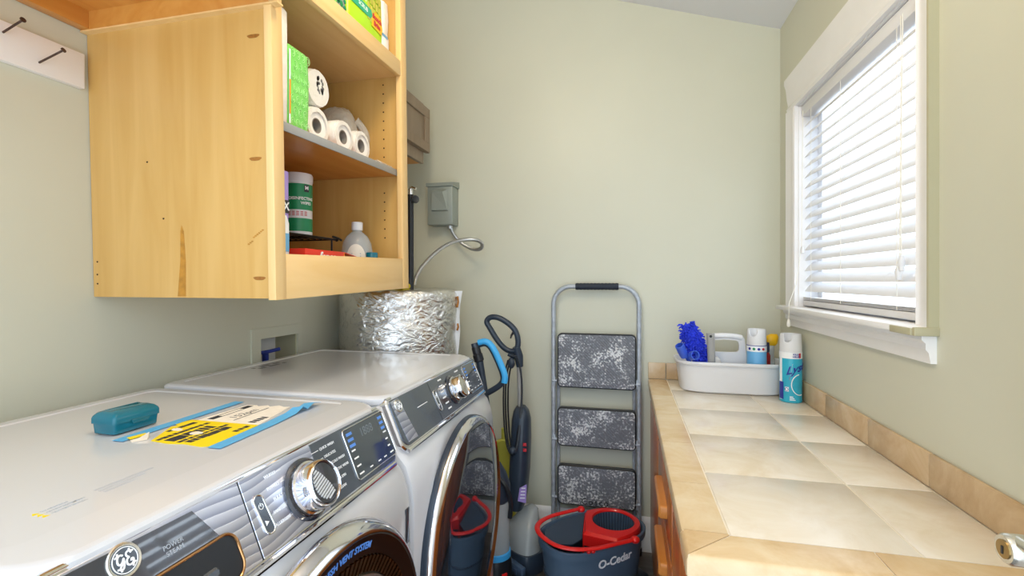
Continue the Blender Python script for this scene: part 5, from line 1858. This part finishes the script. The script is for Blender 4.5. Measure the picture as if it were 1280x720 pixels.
def aerosol(cx, cy, z0, r, h, label, upper, face_a, big):
    t = thing('aerosol_can', label, 'spray can', (cx, cy, z0), 'spray cans by the window')
    hc_ = h * .26
    hb = h - hc_
    o_ = (cx, cy, z0)
    obj('can_body', B().lathe([(r * .93, 0), (r, .003), (r, hb - .008), (r * .97, hb - .002), (r * .93, hb)], o_, (0, 0, 1), 44, cap0=True, cap1=True), upper, t)
    # cap with the cut-out over the nozzle, facing the room
    b = B()
    n = 48
    zb_ = z0 + hb - .002
    prof = [(r * .97, 0), (r * .985, .004), (r * .96, hc_ * .82), (r * .93, hc_ * .93), (r * .90, hc_), (r * .80, hc_), (r * .78, hc_ * .8), (r * .72, hc_ * .32)]
    rings = []
    for rr, hh in prof:
        rg = []
        for k in range(n):
            a = 2 * PI * k / n
            da = (a - (face_a - .45) + PI) % (2 * PI) - PI
            cut = 1.0
            if abs(da) < .42 and hh > hc_ * .55:
                hh_ = hc_ * (.55 + .1 * (abs(da) / .42) ** 2)
            else:
                hh_ = hh
            rg.append(V((cx + math.cos(a) * rr, cy + math.sin(a) * rr, zb_ + hh_)))
        rings.append(rg)
    b.loft(rings, cap0=True, cap1=True)
    cp = obj('cap', b, M['white_plastic'], t)
    an = face_a - .45
    b = B().lathe([(.0085, 0), (.0085, .018), (.005, .021), (.0001, .021)], (cx, cy, zb_ + hc_ * .32), (0, 0, 1), 16, cap0=True)
    obj('nozzle', b, M['white_plastic'], cp)
    cf_ = wrapcyl(cx, cy, r + .0003, face_a)
    b = B()
    band(b, cx, cy, r, z0 + hb * .865, z0 + hb * .99, face_a - 2.2, face_a + 2.2)
    obj('white_band', b, M['letter_white'], t)
    b = B()
    if big:
        band(b, cx, cy, r, z0 + hb * .05, z0 + hb * .97, face_a - 1.35, face_a - .95, .0008)
        obj('side_panel', b, M['letter_white'], t)
        b = B(); band(b, cx, cy, r, z0 + hb * .06, z0 + hb * .40, face_a - 1.33, face_a - .78, .0012)
        obj('navy_panel', b, M['can_navy'], t)
        b = B(); band(b, cx, cy, r, z0 + hb * .22, z0 + hb * .31, face_a - .62, face_a - .28, .0011)
        obj('emblem_ground', b, M['letter_white'], t)
        b = B()
        b.tube([cf_(-.0185 + .0055 * math.cos(q_), z0 + hb * .265 + .0055 * math.sin(q_), .0012) for q_ in [2 * PI * k / 16 for k in range(16)]], .0011, n=6, closed=True)
        b.prism([(-.0255, z0 + hb * .222), (-.0115, z0 + hb * .222), (-.0115, z0 + hb * .224), (-.0255, z0 + hb * .224)], cf_, .0011, .0016)
        b.prism([(-.0255, z0 + hb * .306), (-.0115, z0 + hb * .306), (-.0115, z0 + hb * .308), (-.0255, z0 + hb * .308)], cf_, .0011, .0016)
        obj('emblem_ring', b, M['can_navy'], t)
        b = B()
        sl = lambda x, y, c: cf_(x + .022, z0 + hb * .68 + y + (x * .35), c)
        b.prism([(-.028, -.020), (.045, -.020), (.045, .026), (-.020, .024)], sl, .0, .0008)
        obj('name_ground', b, M['letter_white'], t)
        b = B().text('Lysol', .042, sl, .0008, .0016, shear=.35, bold=.0008)
        obj('name_lettering', b, M['can_navy'], t)
        b = B().prism([(-.032, -.034), (.045, -.034), (.045, -.024), (-.030, -.024)], sl, .0, .0012)
        obj('red_swash', b, M['red_print'], t)
        b = B()
        b.tube([cf_(.030 + .032 * math.cos(q_), z0 + hb * .36 + .040 * math.sin(q_), .0006) for q_ in [math.radians(100 + k * 8) for k in range(24)]], .0018, n=6)
        obj('white_ring', b, M['letter_white'], t)
        b = B()
        b.text('KILLS\nVIRUS', .0095, lambda x, y, c: cf_(.014 + x, z0 + hb * .925 + y, c), .0008, .0014, bold=.0002)
        obj('band_lettering', b, M['can_navy'], t)
        b = B().prism([(.025, z0 + hb * .88), (.034, z0 + hb * .88), (.034, z0 + hb * .975), (.025, z0 + hb * .975)], cf_, .0006, .0013)
        obj('red_flag', b, M['red_print'], t)
        b = B()
        for i in range(3):
            b.prism([(-.008, z0 + hb * (.055 + i * .03)), (.012 - i * .004, z0 + hb * (.055 + i * .03)), (.012 - i * .004, z0 + hb * (.07 + i * .03)), (-.008, z0 + hb * (.07 + i * .03))], cf_, .0004, .001)
        obj('small_print', b, M['letter_white'], t)
    else:
        for k, m_ in ((-.028, 'can_navy'), (-.010, 'wipes_green'), (.008, 'can_navy'), (.026, 'red_print')):
            b = B().lathe([(.0055, 0), (.0055, .0012), (.0001, .0012)], cf_(k, z0 + hb * .925, .0004), cf_(k, 0, 1) - cf_(k, 0, 0), 14, cap0=True)
            obj('round_symbol', b, M[m_], t)
        b = B(); band(b, cx, cy, r, z0 + hb * .985, z0 + hb * .998, face_a - 2, face_a + 2, .0008)
        obj('blue_line', b, M['can_navy'], t)
    return t


aerosol(.629, 2.108, ZT + .0003, .0395, .268, 'aqua disinfectant spray can standing on the tiles beside the caddy', M['can_aqua'], math.atan2(-2.1, -.63) + .12, True)
aerosol(.532, 2.218, ZT + .0115, .038, .262, 'white-capped spray can with a sky blue label standing inside the caddy', M['can_sky'], math.atan2(-2.2, -.5), False)
nb = thing('red_bottle', 'small dark red bottle with a navy cap in the caddy', 'bottle', (.578, 2.26, ZT + .0115))
obj('body', B().lathe([(.015, 0), (.018, .004), (.018, .145), (.012, .158), (.012, .162)], (.578, 2.26, ZT + .0115), (0, 0, 1), 24, cap0=True, cap1=True), M['dark_red'], nb)
obj('cap', B().lathe([(.0125, .158), (.0145, .160), (.014, .196), (.012, .2), (.0001, .2)], (.578, 2.26, ZT + .0115), (0, 0, 1), 24, cap0=True), M['navy_cap'], nb)
yb_ = thing('yellow_top_bottle', 'clear bottle with a yellow flip top at the back of the caddy', 'bottle', (.585, 2.325, ZT + .0115))
o_ = (.605, 2.298, ZT + .0115)
obj('body', B().lathe([(.015, 0), (.019, .004), (.019, .12), (.016, .135), (.016, .185)], o_, (0, 0, 1), 24, cap0=True, cap1=True), M['clear'], yb_)
b = B()
b.loft([[V(o_) + V((a * s_ + off, c_ * s_, h)) for a, c_ in stad(.027, .02, n=6, e=2.4)] for h, s_, off in ((.183, .75, 0), (.190, .95, .002), (.205, 1, .004), (.222, .9, .008), (.232, .5, .014))])
obj('flip_top', b, M['cap_yellow'], yb_)
ws_ = thing('white_stick', 'slim white plastic stick leaning behind the spray can in the caddy', 'stick', (.575, 2.30, ZT + .0115))
obj('shaft', B().tube([(.570, 2.305, ZT + .0165), (.574, 2.305, ZT + .16), (.574, 2.307, ZT + .215), (.566, 2.31, ZT + .262)], [.004, .006, .0055, .003], n=10), M['white_plastic'], ws_)

# ---------------------------------------------------------------- open door beside the camera, its lever in view
dr1 = bpy.data.objects.new('door_1', None); COL.objects.link(dr1)
dr1.location = (.56, .4, 0); WLD[dr1.name] = V((.56, .4, 0)); dr1['kind'] = 'structure'
obj('leaf', B().box(.548, .584, .02, .80, .01, 2.03, bev=.002), M['white_trim'], dr1)
hub = V((.548, .742, .972))
b = B()
b.lathe([(.031, 0), (.031, .006), (.026, .010), (.020, .014), (.017, .030), (.019, .060), (.019, .078), (.0165, .082)], hub, (-1, 0, 0), 32, cap0=True, cap1=True)
lev = obj('lever_handle', b, M['satin'], dr1)
b = B().tube([hub + V((-.066, -.004, .012)), hub + V((-.070, -.03, .013)), hub + V((-.066, -.07, .011)), hub + V((-.06, -.115, .008))], [V((.008, .011)), V((.009, .010)), V((.008, .009)), V((.006, .008))], n=12, flat=(0, 0, 1), smooth=1)
obj('lever_arm', b, M['satin'], lev)
b = B().lathe([(.0115, 0), (.0115, .0015), (.0001, .0018)], hub + V((-.0818, 0, 0)), (-1, 0, 0), 24)
obj('key_cylinder', b, M['brass'], lev)
b = B().box(hub.x - .0845, hub.x - .083, hub.y - .0014, hub.y + .0014, hub.z - .006, hub.z + .004)
obj('key_slot', b, M['black'], lev)

# ---------------------------------------------------------------- light
wd = bpy.data.worlds.new('daylight'); SC.world = wd
wd.use_nodes = True
bg = wd.node_tree.nodes['Background']
bg.inputs['Color'].default_value = (0.75, 0.88, 1.0, 1)
bg.inputs['Strength'].default_value = 2.9


def area(name, loc, rot, sx, sy, power, col):
    l = bpy.data.lights.new(name, 'AREA')
    l.shape = 'RECTANGLE'; l.size = sx; l.size_y = sy; l.energy = power; l.color = col
    o = bpy.data.objects.new(name, l); COL.objects.link(o)
    o.location = loc; o.rotation_euler = rot
    return o


area('window_daylight', (1.75, 1.78, 2.0), (0, math.radians(70), 0), 1.8, 1.7, 16, (.86, .93, 1.0))
pl_ = bpy.data.lights.new('ceiling_lamp', 'POINT')
pl_.energy = 20; pl_.color = (1.0, .86, .62); pl_.shadow_soft_size = .14
po_ = bpy.data.objects.new('ceiling_lamp', pl_); COL.objects.link(po_)
po_.location = (-.42, .80, 2.50)

# ---------------------------------------------------------------- camera
cam = bpy.data.cameras.new('camera')
cam.sensor_width = 36.0
cam.lens = 604.4 / 1280 * 36
cam.shift_y = -(360 - 350.7) / 1280
cam.clip_start = .02
co = bpy.data.objects.new('camera', cam); COL.objects.link(co)
co.location = (0, 0, 1.313)
co.rotation_euler = (math.radians(90), 0, .2329)
SC.camera = co

SC.view_settings.view_transform = 'Standard'
SC.view_settings.look = 'None'
SC.view_settings.exposure = 0.16
SC.view_settings.gamma = 1.0
SC.view_settings.use_curve_mapping = False
SC.cycles.max_bounces = 10
SC.cycles.diffuse_bounces = 5
SC.cycles.use_denoising = True
